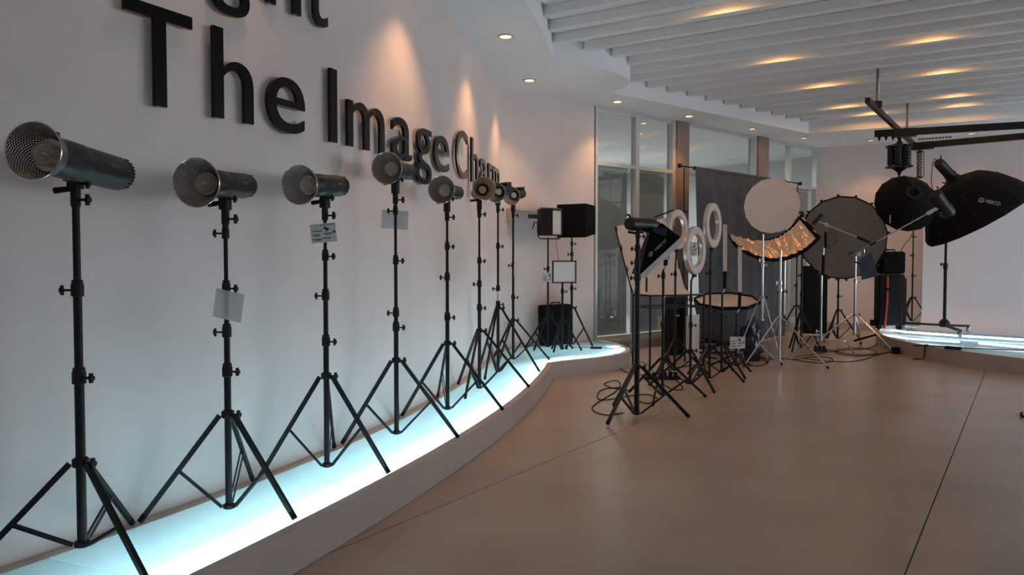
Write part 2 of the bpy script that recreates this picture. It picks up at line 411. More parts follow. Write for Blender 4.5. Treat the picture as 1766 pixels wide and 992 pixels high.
for y, lb in ((6.25, 'recessed downlight beyond the picture top, lighting the wall above the letter m'), (4.1, 'recessed downlight beyond the picture top, above the first word of lettering'), (2.0, 'recessed downlight beyond the picture top, above the nearest lamp'), (-.2, 'recessed downlight in the curved soffit behind the viewer')): downlight(V((wall_x(y) + .46, y, HS)), lb, 1 if y > 5 else 0.16 if y > 3 else .08)

def slat_lamp(px, py, label, power=12):
    g = G(px, py, 4.05); c = min(slat_c, key=lambda q: abs(q - SN.dot(g))); s = SD.dot(g)
    c = min(c, slat_c[-2])
    for _ in range(60):                    # slide along the slat until it meets the pixel column
        q = SN * c + SD * s; s += ((px - 883) / FPX * q.y - q.x) / (SD.x - (px - 883) / FPX * SD.y)
    p = SN * (c - .33) + SD * s; p = V((p.x, p.y, HR)); t = thing('slat_spotlight', label, 'ceiling light', p, 'warm lamps between the ceiling slats')
    obj('can', MB().lathe([(.045, .0), (.055, -.004), (.058, .0)], p, (0, 0, 1), 16, False), 'trim_gold', t)
    obj('lamp', MB().lathe([(0, -.003), (.02, -.003), (.045, -.002)], p, (0, 0, 1), 14, False), 'lamp_warm', t)
    spot('slat_beam', p - V((0, 0, .02)), t, power, 172, .2, .06, (1.0, .46, .14))
for px, py, lb in ((1250, 25, 'warm lamp between slats lighting the slat nearest the curved bulge'), (1340, 95, 'warm lamp between slats, second of the left row from the viewer'),
                   (1415, 142, 'warm lamp between slats, third of the left row from the viewer'), (1455, 182, 'warm lamp between slats, fourth of the left row from the viewer'),
                   (1500, 210, 'warm lamp between slats just left of the black rail'), (1600, 60, 'warm lamp between slats, nearest of the right row'),
                   (1620, 120, 'warm lamp between slats, second of the right row from the viewer'), (1640, 162, 'warm lamp between slats, third of the right row from the viewer'),
                   (1650, 195, 'warm lamp between slats, farthest of the right row above the rails')):
    slat_lamp(px, py, lb)
v0 = G(1612, 237, HS); t = thing('ceiling_vent', 'small dark slotted air vent in the soffit between the black rails', 'vent', v0)
obj('frame', MB().box(v0 - V((0, 0, .006)), (.62, .2, .012), DR, NR), 'ceiling_paint', t)
for k in range(10): obj('slot', MB().box(v0 + DR * (-.26 + .058 * k) - V((0, 0, .013)), (.04, .18, .01), DR, NR), 'black_plastic', t)

# ------------------------------------------------------------------ window wall
def on_wall(px):                           # distance along the window wall for a pixel column
    tx = (px - 883) / FPX
    return (tx * WA.y - WA.x) / (UW.x - tx * UW.y)
def WP(s, z, out=0): return WA + UW * s + VW * out + V((0, 0, z))
LW = (WB - WA).length; SILL, TRANS = .13, 2.93
def wbar(s0, s1, z0, z1, d=.07, o=.04): return MB().box(WP((s0 + s1) / 2, (z0 + z1) / 2, o), (s1 - s0, d, z1 - z0), UW, VW)
struct('trim_1', wbar(0, LW, 0, SILL, .14, .05), 'kerb')
struct('trim_2', wbar(0, LW, SILL, SILL + .05, .18, .04), 'aluminium')
for i, (a, b) in enumerate(((1163, 1183), (1302, 1320))):
    struct('pillar_%d' % (i + 1), wbar(on_wall(a), on_wall(b), SILL + .05, HS, .22, .06), 'pillar')
bays = ((1027, (1097,), 1160, 'left bay'), (1184, (), 1300, 'middle bay'), (1321, (1360,), 1406, 'right bay'))
wn = 0
for a, mids, b, nm in bays:
    wn += 1; s0, s1 = on_wall(a), on_wall(b)
    fr = MB()
    xs = [s0] + [on_wall(m) for m in mids] + [s1]
    for j, s in enumerate(xs):
        wd = .05 if j == 0 else .09
        fr.box(WP(s, (SILL + .05 + HS) / 2, .03), (wd, .1, HS - SILL - .05), UW, VW)
    fr.box(WP((s0 + s1) / 2, TRANS, .03), (s1 - s0, .09, .06), UW, VW)
    fr.box(WP((s0 + s1) / 2, HS - .03, .03), (s1 - s0, .09, .06), UW, VW)
    fr.box(WP((s0 + s1) / 2, SILL + .08, .03), (s1 - s0, .09, .06), UW, VW)
    wo = struct('window_%d' % wn, fr, 'aluminium')
    for j in range(len(xs) - 1):
        for z0, z1 in ((SILL + .1, TRANS - .03), (TRANS + .03, HS - .06)):
            obj('pane', MB().box(WP((xs[j] + xs[j + 1]) / 2, (z0 + z1) / 2, .04), (xs[j + 1] - xs[j] - .06, .008, z1 - z0), UW, VW), 'window_glass', wo, flat=True)
if LW - on_wall(1406) > .05: struct('trim_3', wbar(on_wall(1406) + .045, LW, SILL + .05, HS, .12, .05), 'wall_paint')
struct('trim_4', wbar(on_wall(1160) + .045, on_wall(1163), SILL + .05, HS, .08, .04), 'aluminium') if on_wall(1163) - on_wall(1160) > .05 else None
def blind(s0, s1, label, z0=.25, z1=TRANS - .05):
    t = thing('venetian_blind', label, 'blind', WP((s0 + s1) / 2, z0, .16), 'venetian blinds behind the window panes')
    obj('headrail', MB().box(WP((s0 + s1) / 2, z1 + .015, .16), (s1 - s0, .04, .03), UW, VW), 'blind', t)
    mb = MB(); z = z0; tilt = (VW * .55 + V((0, 0, .83))).normalized(); nn = UW.cross(tilt)
    while z < z1:
        mb.box(WP((s0 + s1) / 2, z, .16), (s1 - s0, .034, .0015), UW, tilt, nn); z += .028
    o = obj('slats', mb, 'blind', t, flat=True); tag(o, kind='stuff')
    mb = MB()
    for q in (.18, .82): mb.tube(WP(s0 + (s1 - s0) * q, z0, .14), WP(s0 + (s1 - s0) * q, z1, .14), .004, n=5)
    obj('ladder_cord', mb, 'paper', t)
xs = [on_wall(q) for q in (1027, 1097, 1160)]
blind(xs[0] + .03, xs[1] - .05, 'lowered grey venetian blind behind the leftmost lower window pane')
blind(xs[1] + .05, xs[2] - .05, 'lowered grey venetian blind behind the lower pane beside the first pillar')
blind(on_wall(1321) + .05, on_wall(1360) - .05, 'lowered grey venetian blind behind the pane right of the dark curtain')
blind(on_wall(1360) + .05, on_wall(1406) - .05, 'lowered grey venetian blind in the last window pane at the corner')
# the office behind the panes
def OP(u, v, z): return WA + UW * u + VW * v + V((0, 0, z))
mb = MB(); mb.box(OP(3.4, 5.6, 2), (10, .1, 4.2), UW, VW); struct('wall_office_back', mb, 'office_wall')
mb = MB(); mb.box(OP(-1.65, 2.95, 2), (.1, 5.4, 4.2), UW, VW); struct('wall_office_left', mb, 'office_wall')
mb = MB(); mb.box(OP(8.4, 2.9, 2), (.1, 5.5, 4.2), UW, VW); struct('wall_office_right', mb, 'office_wall')
mb = MB(); mb.box(OP(3.4, 2.9, HS + .06), (10, 5.4, .1), UW, VW); struct('ceiling_office', mb, 'ceiling_paint')
mb = MB(); mb.box(OP(3.4, 2.9, -.06), (10, 5.4, .1), UW, VW); struct('floor_office', mb, 'office_floor')
for k, (u, wd) in enumerate(((.6, 1.5), (2.7, 1.6), (4.9, 1.6), (6.8, 1.4))):   # pale partitions seen over the blinds
    mb = MB(); mb.box(OP(u, 5.5, 2.55), (wd, .06, .75), UW, VW); tag(obj('wall_panel', mb, 'paper'), ['pale panel on the office back wall behind the left panes', 'pale panel on the office wall above the curtain bar', 'pale panel on the office wall behind the middle pane', 'pale panel on the office wall behind the last panes'][k], 'panel', 'panels on the office wall')
tag(obj('notice_card', MB().box(P(1143, 556, 12.95), (.24, .012, .21), UW, VW), 'paper'), 'plain white card low on the window behind the black stands', 'card')

# ------------------------------------------------------------------ lit platforms
def inset(poly, d):                        # CCW polygon moved inwards
    out = []; n = len(poly)
    for i in range(n):
        p, q, r = poly[i - 1], poly[i], poly[(i + 1) % n]
        e1, e2 = (q - p).normalized(), (r - q).normalized(); n1, n2 = V((-e1.y, e1.x, 0)), V((-e2.y, e2.x, 0))
        b = (n1 + n2); b = b / max(b.length_squared, .3) * 2
        out.append(q + b * d)
    return out
def kerb_ring(poly, d, z1, rim=.018):
    mb = MB(); ins = inset(poly, d); n = len(poly); b = len(mb.v)
    for ring, z in ((poly, 0), (poly, z1), (ins, z1), (ins, 0)):
        for p in ring: mb.v.append(V((p.x, p.y, z)))
    for j in range(3):
        for k in range(n):
            q = (k + 1) % n; mb.face([b + j * n + k, b + j * n + q, b + (j + 1) * n + q, b + (j + 1) * n + k])
    return mb, ins
# left platform outline: front edge (towards the room) then round end, then back along the wall
front = [V((edge_x(y), y, 0)) for y in [-1.0, 1.0, 2.2] + [2.8 + 6.76 * k / 24 for k in range(25)]]
rnd = [V(p + (0,)) for p in ((.66, 9.74), (.90, 9.90), (1.12, 10.08), (1.32, 10.28), (1.5, 10.55), (1.61, 10.83), (1.655, 11.15), (1.63, 11.5), (1.55, 11.85), (1.40, 12.26))]
rnd[-1] = WA + UW * .1 - VW * .012
back = [WA - VW * .012] + [V((wall_x(11.06) + .03, 11.06, 0))] + [V((wall_x(y) + .008, y, 0)) for y in [10.6 - 7.4 * k / 22 for k in range(23)] + [2.2, 1.0, -.6]]
lp = front + rnd + back
kb, ins = kerb_ring(lp, .065, HP)
plat = thing('lit_platform', 'low curved display platform with glowing glass top along the white wall', 'platform', (front[10].x, front[10].y, 0))
recalc(obj('kerb', kb, 'kerb', plat, sharp=30))
obj('light_tray', MB().prism([(p.x, p.y) for p in ins], .012, .03), 'tray', plat)
nf, nr_ = len(front), len(rnd); fin = ins[:nf]; bin_ = list(reversed(ins[nf + nr_:]))
def at_y(poly, y):
    for a, b in zip(poly, poly[1:]):
        if (a.y - y) * (b.y - y) <= 0 and a.y != b.y: return a + (b - a) * ((y - a.y) / (b.y - a.y))
    return poly[0] if abs(poly[0].y - y) < abs(poly[-1].y - y) else poly[-1]
# glass panels of the long run: cut across the run
cuts = [(-.7, -.35)] + [(.4 + 1.31 * k, .4 + 1.31 * k + .28) for k in range(8)]
cuts[-1] = (9.5, 9.62)
def sub(poly, y0, y1): return [at_y(poly, y0)] + [p for p in poly if min(y0, y1) + .02 < p.y < max(y0, y1) - .02] + [at_y(poly, y1)]
for (a0, b0), (a1, b1) in zip(cuts, cuts[1:]):
    fr, bk = sub(fin, a0 + .003, a1 - .003), sub(bin_, b0 + .003, b1 - .003)
    obj('glass_panel', MB().prism([(p.x, p.y) for p in fr] + [(p.x, p.y) for p in reversed(bk)], HP - .014, HP - .002, False), 'platform_glass', plat, flat=True)
endp = [at_y(fin, 9.505)] + fin[-1:] + ins[nf:nf + nr_] + [p for p in ins[nf + nr_:] if p.y > 9.64] + [at_y(bin_, 9.625)]
obj('glass_panel', MB().prism([(p.x, p.y) for p in endp], HP - .014, HP - .002, False), 'platform_glass', plat, flat=True)
# fluorescent tubes under the glass, just inside the kerb
tl = inset(lp, .15); run = [p for p in tl[2:nf + nr_ - 2] if p.y > 2.55]
def polyline_at(pts, s):
    for a, b in zip(pts, pts[1:]):
        L = (b - a).length
        if s <= L: return a + (b - a) * (s / L)
        s -= L
    return pts[-1]
tot = sum((b - a).length for a, b in zip(run, run[1:])); nt_ = int(tot / .62)
for k in range(nt_):
    a, b = polyline_at(run, tot * k / nt_ + .008), polyline_at(run, tot * (k + 1) / nt_ - .008)
    obj('light_tube', MB().tube(a + V((0, 0, .145)), b + V((0, 0, .145)), .013, n=8), 'tube_cool', plat)
tl2 = [p for p in inset(lp, .40)[2:nf - 1] if p.y > 2.7]; tot = sum((b - a).length for a, b in zip(tl2, tl2[1:])); nt_ = int(tot / .62)
for k in range(nt_):
    a, b = polyline_at(tl2, tot * k / nt_ + .008), polyline_at(tl2, tot * (k + 1) / nt_ - .008)
    obj('light_tube', MB().tube(a + V((0, 0, .05)), b + V((0, 0, .05)), .013, n=8), 'tube_inner', plat)
for q0, q1 in (((.2, 10.35), (.65, 10.75)), ((.7, 10.8), (1.2, 11.2)), ((.3, 10.9), (.9, 11.45))):
    obj('light_tube', MB().tube(V(q0 + (.05,)), V(q1 + (.05,)), .013, n=8), 'tube_inner', plat)
# right platform: a disc against the studio wall
cc, RR = V((10.55, 12.0, 0)), 4.6
arc = []
for k in range(0, 121):
    a = math.radians(100 + k * 1.75); p = cc + V((math.cos(a), math.sin(a), 0)) * RR
    if NR.dot(p) < NR.dot(WB) - .03 and p.x < XR - .3: arc.append(p)
arc = arc                                   # from the wall round the front
rp = [arc[0] + NR * (NR.dot(WB) - .012 - NR.dot(arc[0]))] + arc
last = rp[-1]; rp.append(last + NR * (NR.dot(WB) - .012 - NR.dot(last)))
rp = clip(rp, V((1, 0, 0)), XR - .15)
kb, ins = kerb_ring(rp, .06, HP)
platr = thing('lit_platform', 'round stage with glass top and fluorescent tubes under the white backdrop', 'platform', (arc[40].x, arc[40].y, 0))
recalc(obj('kerb', kb, 'kerb', platr, sharp=30))
obj('light_tray', MB().prism([(p.x, p.y) for p in ins], .012, .03), 'tray', platr)
cutn = DR; cs = [min(cutn.dot(p) for p in ins)] + [DR.dot(G(q, 585, HP)) for q in (1566, 1664, 1800)] + [max(cutn.dot(p) for p in ins)]
for a, b in zip(cs, cs[1:]):
    pl = clip(clip(ins, cutn, b - .004), -cutn, -(a + .004))
    if len(pl) > 2: obj('glass_panel', MB().prism([(p.x, p.y) for p in pl], HP - .014, HP - .002, False), 'platform_glass_clear', platr, flat=True)
def right_tube(a, b):
    obj('light_tube', MB().tube(a, b, .016, n=8), 'tube_cool_right', platr)
for q0, q1 in (((1512, 566.5), (1566, 573)), ((1568, 573), (1664, 580)), ((1666, 580), (1766, 586)), ((1520, 577), (1566, 584)), ((1570, 584.5), (1655, 590)), ((1688, 592), (1766, 599))):
    a, b = G(*q0, .1), G(*q1, .1)
    if q1[0] == 1766: b = a + (b - a) * 1.6
    right_tube(a, b)

# ------------------------------------------------------------------ wall lettering
def wall_y(px, z=2.4):
    best = None; y = 2.0
    while y < 11.09:
        d = abs(XP(px, y, z) - wall_x(y) - .035)
        if best is None or d < best[0]: best = (d, y)
        y += .01
    return best[1]
def letter(ch, a, b, base, cap, label):
    ya, yb = wall_y(a), wall_y(b); pa, pb = V((wall_x(ya), ya, base)), V((wall_x(yb), yb, base))
    pa.z = base + (ya - 3.9) * .0195; pb.z = base + (yb - 3.9) * .0195
    x = (pb - pa).normalized(); nrm = V((x.y, -x.x, 0)); o = pa + nrm * .028
    m = MB(); put_text(m, ch, o, x, (0, 0, 1), cap, .011, (pb - pa).length)
    return tag(obj('sign_letter', m, 'letter_acrylic', flat=True, origin=o), label, 'letter', 'glossy black wall lettering')
CAPH = .475
L2 = [('T', 218, 333, 'glossy black capital T starting the wall lettering'), ('h', 367, 437, 'glossy black letter h following the capital T on the wall'),
      ('e', 460, 524, 'glossy black letter e ending the first word of the wall lettering'), ('I', 568, 580, 'glossy black capital I in the middle of the wall lettering'),
      ('m', 598, 661, 'glossy black letter m right of the capital I on the wall'), ('a', 674, 708, 'glossy black letter a partly behind the fourth lamp'),
      ('g', 715, 742, 'glossy black letter g with a tail in the wall lettering'), ('e', 747, 773, 'glossy black letter e left of the capital C'),
      ('C', 785, 805, 'glossy black capital C of the last word on the wall'), ('h', 811.5, 823, 'black letter h right of the capital C on the wall'),
      ('a', 826.5, 838, 'black letter a in the last word above the far lamps'), ('r', 841, 847.5, 'narrow black letter r near the wall corner'), ('m', 849, 860, 'black letter m closest to the wall corner')]
for ch, a, b, lb in L2: letter(ch, a, b, 2.185, CAPH, lb)
for ch, a, b, lb in (('g', 367, 431, 'black letter g cut by the top of the picture, upper line'), ('h', 462, 519, 'black letter h cut by the top of the picture, upper line'), ('t', 533, 565, 'black letter t cut by the top of the picture, upper line')):
    letter(ch, a, b, 2.90, CAPH, lb)

# ------------------------------------------------------------------ stands
def knob(p, direc, t, m='black_plastic', s=1.0):
    d = V(direc).normalized(); mb = MB(); mb.tube(p, V(p) + d * .032 * s, .006 * s, n=6)
    q = V(p) + d * .036 * s; x, y, _ = frame(d); mb.box(q, (.044 * s, .014 * s, .012 * s), y, x, d)
    mb.tube(q - d * .006, q + d * .01, .013 * s, n=8)
    obj('knob', mb, m, t)
def tripod(label, c, zf, zhub, zsp, feet, ztop, collars, r=.0165, group=None, m='black_metal', cat='light stand', legr=.0105, name='light_stand', knobdir=None, silver=None, brace=True):
    """c plan centre, zf support height, feet plan points; column from zhub to ztop with clamps at the heights in collars"""
    c = V((c[0], c[1], 0)); t = thing(name, label, cat, (c.x, c.y, zf), group); up = V((0, 0, 1))
    zs = [zhub] + sorted(collars) + [ztop]; rad = r; dirs = [(1, -.25, 0), (-1, -.3, 0)]
    for i in range(len(zs) - 1):
        if zs[i + 1] - zs[i] > .005: obj('column_tube', MB().tube(c + up * zs[i], c + up * zs[i + 1], rad, n=12), 'chrome' if (m == 'chrome' or (silver and i == silver)) else m, t)
        if i < len(zs) - 2:
            z = zs[i + 1]; cl = obj('clamp', MB().lathe([(rad + .004, -.034), (rad + .008, -.03), (rad + .008, .012), (rad + .005, .02), (rad + .005, .03), (rad, .034)], c + up * z, up, 12), 'black_plastic' if m != 'chrome' else 'chrome', t)
            kd = knobdir[i % len(knobdir)] if knobdir else dirs[i % 2]
            knob(c + up * (z - .008) + V(kd).normalized() * (rad + .006), kd, cl, 'black_plastic' if m != 'chrome' else 'chrome', .9)
            rad = max(rad - .0022, .009)
    mb = MB(); mb.lathe([(r + .012, -.018), (r + .014, -.01), (r + .014, .012), (r + .004, .02)], c + up * zsp, up, 14)
    hb_ = MB(); hb_.lathe([(r + .004, -.012), (r + .012, -.008), (r + .012, .01), (r + .004, .014)], c + up * zhub, up, 14)
    sp_ = obj('leg_collar', mb, m if m != 'chrome' else 'steel', t)
    obj('lower_hub', hb_, m if m != 'chrome' else 'steel', t)
    knob(c + up * zsp + V((1, -.4, 0)).normalized() * (r + .012), (1, -.4, 0), sp_)
    for f in feet:
        f = V((f[0], f[1], 0)); d = (f - c).normalized(); a = c + d * (r + .022) + up * (zsp - .004); b = V((f.x, f.y, zf + legr * 1.6))
        lg = obj('leg', MB().bar(a, b, legr * 1.7, legr * 2.2) if m != 'chrome' else MB().tube(a, b, legr, n=8), m, t, flat=(m != 'chrome'))
        e = (b - a).normalized(); obj('rubber_foot', MB().tube(b - e * .035, b + e * .004, legr * 1.35, n=8), 'rubber', lg)
        if brace:
            h_ = c + d * (r + .016) + up * zhub; L = (b - a).length
            q = a + e * L * .53; sd = V((-d.y, d.x, 0)) * .008; mb = MB()
            for s in (-1, 1): mb.bar(h_ + sd * s, q + sd * s, .005, .014)
            obj('brace', mb, m if m != 'chrome' else 'steel', lg, flat=True)
    return t
def around(c, foot, k=(0, 120, 240), r=None):
    d = V((foot[0] - c[0], foot[1] - c[1], 0))
    if r: d = d.normalized() * r
    out = []
    for a in k:
        q = math.radians(a); out.append(V((c[0] + d.x * math.cos(q) - d.y * math.sin(q), c[1] + d.x * math.sin(q) + d.y * math.cos(q), 0)))
    return out
def clear_wall(f, m=.05):                  # keep a foot just off the curved wall
    if f.y < 11 and f.x < wall_x(f.y) + m: f = V((wall_x(f.y) + m, f.y, 0))
    return f
def keep(feet): return [clear_wall(f) for f in feet]

# ------------------------------------------------------------------ studio lamps with open reflectors
def strobe(label, F, R, dia, mount, ref='dimple_metal', bulb='glass', group='lamps on the curved platform', body_r=.062, grip=0, rd=.10, boxy=False, name='studio_lamp', rear_z=None):
    """F centre of the reflector mouth, R rear of the body, mount top of the stand"""
    ax = (F - R).normalized(); L = (F - R).length; t = thing(name, label, 'studio light', mount, group); x, y, _ = frame(ax)
    B = L - rd; br = body_r
    obj('body', MB().lathe([(br * .5, 0), (br * .86, .002), (br * .97, .016), (br, .04), (br, B * .62), (br * .99, B * .64), (br * 1.04, B * .66), (br * 1.04, B * .86), (br * .98, B * .9), (br * .93, B)], R, ax, 32), 'strobe_body', t)
    rb = obj('rear_panel', MB().lathe([(br * .9, -.006), (br * .93, 0), (br * .9, .004)], R, ax, 28), 'black_plastic', t)
    mb = MB()
    for k in range(9): mb.box(R + ax * .02 + y * br * (-.8 + .2 * k) + x * 0, (br * 2.06 * math.sqrt(max(.05, 1 - (.2 * k - .8) ** 2)), .006, .03), x, y, ax)
    obj('cooling_fin', mb, 'black_plastic', rb, flat=True)
    obj('lock_lever', MB().box(R + ax * (B * .92) + y * br * 1.08, (.014, .03, .02), x, y, ax), 'black_plastic', t)
    if boxy: obj('control_box', MB().box(R + ax * B * .3 + y * br * 1.0, (br * 1.5, br * .9, B * .5), x, y, ax), 'strobe_body', t)
    o = R + ax * B; Rm = dia / 2; prof = []
    for k in range(10):
        u = k / 9; prof.append((br * .88 + (Rm - br * .88) * (u ** .62), rd * u))
    inner = [(r - .0015, q) for r, q in prof]
    refl = obj('reflector', MB().lathe(inner, o, ax, 48, False), ref, t)
    obj('reflector_shell', MB().lathe([(r + .0015, q) for r, q in prof], o, ax, 48, False), 'shell_metal', t)
    rim = MB(); rim.path([o + ax * rd + (x * math.cos(2 * PI * k / 48) + y * math.sin(2 * PI * k / 48)) * Rm for k in range(48)], .0028, 6, True)
    obj('rim', rim, 'chrome', refl)
    if bulb == 'glass':
        obj('socket', MB().lathe([(.0, .002), (br * .86, .003), (br * .86, .012)], o, ax, 24, False), 'interior_warm', t)
        obj('glass_dome', MB().lathe([(.044, .005), (.047, .03), (.042, .052), (.028, .068), (.010, .075), (0, .076)], o, ax, 24, False), 'bulb_glass', t)
        fl = MB(); fl.path([o + ax * .03 + (x * math.cos(2 * PI * k / 20) + y * math.sin(2 * PI * k / 20)) * .033 for k in range(18)], .005, 6)
        fl.lathe([(.004, .004), (.012, .03), (.013, .045), (.0, .06)], o, ax, 12, False); obj('flash_tube', fl, 'trim_gold', t)
    else:
        obj('socket', MB().lathe([(.0, .002), (br * .9, .003), (br * .9, .012), (.05, .016)], o, ax, 24, False), 'black_plastic', t)
        obj('led_chip', MB().lathe([(0, .017), (.034, .016), (.036, .006)], o, ax, 20, False), bulb, t)
    # bracket: block under the body, grip down to the stand, tilt knob, handle
    mid = R + ax * (B * .62); top = mid - V((0, 0, br * .9)); mb = MB(); g = V(mount)
    hx = V((ax.x, ax.y, 0)).normalized(); sx = V((hx.y, -hx.x, 0))
    mb.box(V((g.x, g.y, (top.z + g.z + .05) / 2 + .02)), (.04, .055, max(.05, top.z + .02 - g.z - .02)), sx, hx)
    mb.box((top + V((g.x, g.y, top.z))) / 2 + V((0, 0, .008)), (.045, max(.07, (V((top.x - g.x, top.y - g.y, 0))).length + .06), .03), sx, hx)
    bk = obj('bracket', mb, 'black_plastic', t, flat=True)
    obj('grip', MB().lathe([(.015, -.03), (.019, -.02), (.019, .05), (.016, .06)], g, (0, 0, 1), 14), 'black_plastic', t)
    knob(g + V((.018, -.004, .0)), (1, -.2, 0), bk, s=1.0)
    hz = V((g.x, g.y, top.z - .03)); hd = -sx if sx.x > 0 else sx
    obj('tilt_handle', MB().tube(hz + hd * .02, hz + hd * .085 - V((0, 0, .008)), .011, .013, n=10), 'rubber', bk)
    knob(V((g.x, g.y, top.z - .012)) - hd * .02, -hd, bk, s=.8)
    mk = MB(); lx = ax if ax.x > 0 else -ax
    side = lx.cross(V((0, 0, 1))).normalized()
    if side.y > 0: side = -side
    upv = side.cross(lx)
    if upv.z < 0: upv = -upv
    put_text(mk, 'VISICO', R + ax * B * .42 + side * (br + .002) + upv * .004, lx, upv, .013); obj('brand_mark', mk, 'logo_grey', t, flat=True)
    return t
ordw = ['nearest', 'second', 'third', 'fourth', 'fifth', 'sixth', 'seventh', 'farthest']
# hub px, spider py, clamps py, feet px (or one foot), lamp F px+Y, R px+Y, dia, mount py
SD_ = [dict(hub=(142, 938, .30), sp=797, cl=(648, 497), feet=[(224, 908), (258, 1018), (-128, 1010)], F=(57, 260, -.33), R=(206, 301, .26), d=.206, mt=345, bulb='glass'),
       dict(hub=(395, 873, .235), sp=714, cl=(638, 570, 495, 400), feet=[(242, 905), (508, 900), (429, 832)], F=(338, 315, -.26), R=(424, 321, .23), d=.222, mt=378, bulb='glass'),
       dict(hub=(564, 802, .235), sp=648, cl=(587, 508, 440), feet=[(445, 827), (670, 820), (572, 775)], F=(516, 319, -.27), R=(587, 321, .17), d=.218, mt=372, bulb='glass'),
       dict(hub=(684, 746, .235), sp=621, cl=(563, 538, 448, 362), feet=[(790, 758), (590, 769), (676, 724)], F=(667, 290, -.24), R=(707, 297, .21), d=.212, mt=345, bulb='glass'),
       dict(hub=(772, 704, .235), sp=592, cl=(546, 477, 424), feet=[(867, 710), (693, 721), (754, 687)], F=(761, 327, -.22), R=(789, 333, .2), d=.215, mt=375, bulb='glass'),
       dict(hub=(827, 668, .235), sp=570, cl=(530, 489, 449), feet=[(912, 670)], F=(835, 325, -.2), R=(823, 334, .17), d=.214, mt=370, bulb='cob_yellow'),
       dict(hub=(859, 640, .235), sp=531, cl=(524, 497, 424), feet=[(930, 643)], F=(855, 332, -.2), R=(877, 327, .15), d=.216, mt=362, bulb='cob_cream'),
       dict(hub=(885, 618, .235), sp=552, cl=(512, 457), feet=[(947, 622)], F=(882, 338, -.2), R=(900, 334, .15), d=.218, mt=372, bulb='cob_white')]
STX = []
looks = ['with large dimpled reflector turned left, nearest lamp on the platform', 'with dimpled reflector, second lamp from the left on the platform', 'with pale dimpled reflector above the printed card', 'with round reflector overlapping the letter a on the wall',
         'with round reflector, fifth lamp from the left below the letter e', 'with brown cone reflector and yellow chip below the last word', 'with cream chip half hidden behind the yellow-chip lamp', 'with white chip, last lamp before the wall corner']
slook = ['thick black light stand nearest the viewer on the glowing platform', 'black light stand under the second lamp from the left', 'black light stand carrying the printed spec card on the left', 'black light stand under the lamp overlapping the wall letters',
         'black light stand, fifth from the left on the platform', 'black light stand, sixth from the left on the platform', 'black light stand with a bright steel section above its legs', 'black light stand at the inner end of the long platform']
for i, q in enumerate(SD_):
    c = G(q['hub'][0], q['hub'][1], q['hub'][2]); Y = c.y
    ft = [G(*p, HP) for p in q['feet']]
    if len(ft) == 1: ft = around(c, ft[0])
    zt = ZP(q['mt'], Y)
    tripod(slook[i], c, HP, q['hub'][2], ZP(q['sp'], Y), keep(ft), zt, [ZP(p, Y) for p in q['cl']], group='light stands on the curved platform', r=.0185 if i == 0 else .0168, silver=1 if i == 6 else None)
    F, R = P(q['F'][0], q['F'][1], Y + q['F'][2]), P(q['R'][0], q['R'][1], Y + q['R'][2])
    strobe('grey studio lamp ' + looks[i], F, R, q['d'], V((c.x, c.y, zt)), ref='dimple_metal' if i < 3 else 'interior_warm', bulb=q['bulb'], boxy=(i >= 6), body_r=.072 if i == 0 else .064 if i < 3 else .058)
    STX.append((c, Y))

# ------------------------------------------------------------------ printed cards
def card(name, label, p, w_, h_, x, printed=True, tilt=0, m='paper', seed=0):
    p = V(p); x = V(x).normalized(); y = V((0, 0, 1)); nrm = x.cross(y)
    if tilt: x, y = x * math.cos(tilt) + y * math.sin(tilt), y * math.cos(tilt) - x * math.sin(tilt)
    t = thing(name, label, 'card', p, 'spec cards hung on stands')
    obj('sheet', MB().box(p, (w_, .003, h_), x, nrm, y), m, t, flat=True)
    if printed:
        rnd_ = random.Random(seed); f = nrm * .0022 if nrm.y < 0 else nrm * -.0022; mb = MB()
        def ln(u0, u1, v, hh): mb.box(p + x * w_ * ((u0 + u1) / 2 - .5) + y * h_ * (v - .5) + f, (w_ * (u1 - u0), .0008, h_ * hh), x, nrm, y)
        ln(.4, .95, .92, .03); ln(.06, .45, .62, .045); ln(.08, .36, .42, .05); ln(.52, .82, .46, .05); ln(.08, .42, .18, .06); ln(.46, .76, .22, .05); ln(.14, .34, .34, .025); ln(.55, .8, .38, .02); ln(.2, .38, .1, .025)
        mb.box(p + x * w_ * .12 + y * h_ * .22 + f, (w_ * .2, .0008, h_ * .14), (x * .85 - y * .5).normalized(), nrm, (y * .85 + x * .5).normalized())
        ln(.6, .63, .58, .12); obj('print', mb, 'ink', t, flat=True)
        m2 = MB(); m2.box(p + x * w_ * .41 + y * h_ * .02 + f, (w_ * .12, .0008, h_ * .12), x, nrm, y); obj('stamp', m2, 'ink_red', t, flat=True)
    return t
tw = V((.9, -.1, 0))
c, Y = STX[1]; card('spec_card', 'blank faded paper card tilted on the second stand from the left', P(394, 527, Y - .03) , .165, .14, (1, -.35, 0), False, math.radians(-10), 'clear_sleeve')
c, Y = STX[2]; card('spec_card', 'printed white spec card on the third stand from the left', P(558, 402, Y - .03), .155, .11, (1, -.12, 0), True, math.radians(5), 'paper', 3)
c, Y = STX[3]; card('spec_card', 'blank faded paper card under the fourth lamp', P(681, 379, Y + .04), .185, .13, (1, .1, 0), False, math.radians(-3), 'clear_sleeve')
c, Y = STX[7]; card('price_tag', 'narrow paper tag on the last stand of the long platform', P(889, 466, Y - .07), .05, .17, (.7, -.7, 0), False, 0, 'paper')

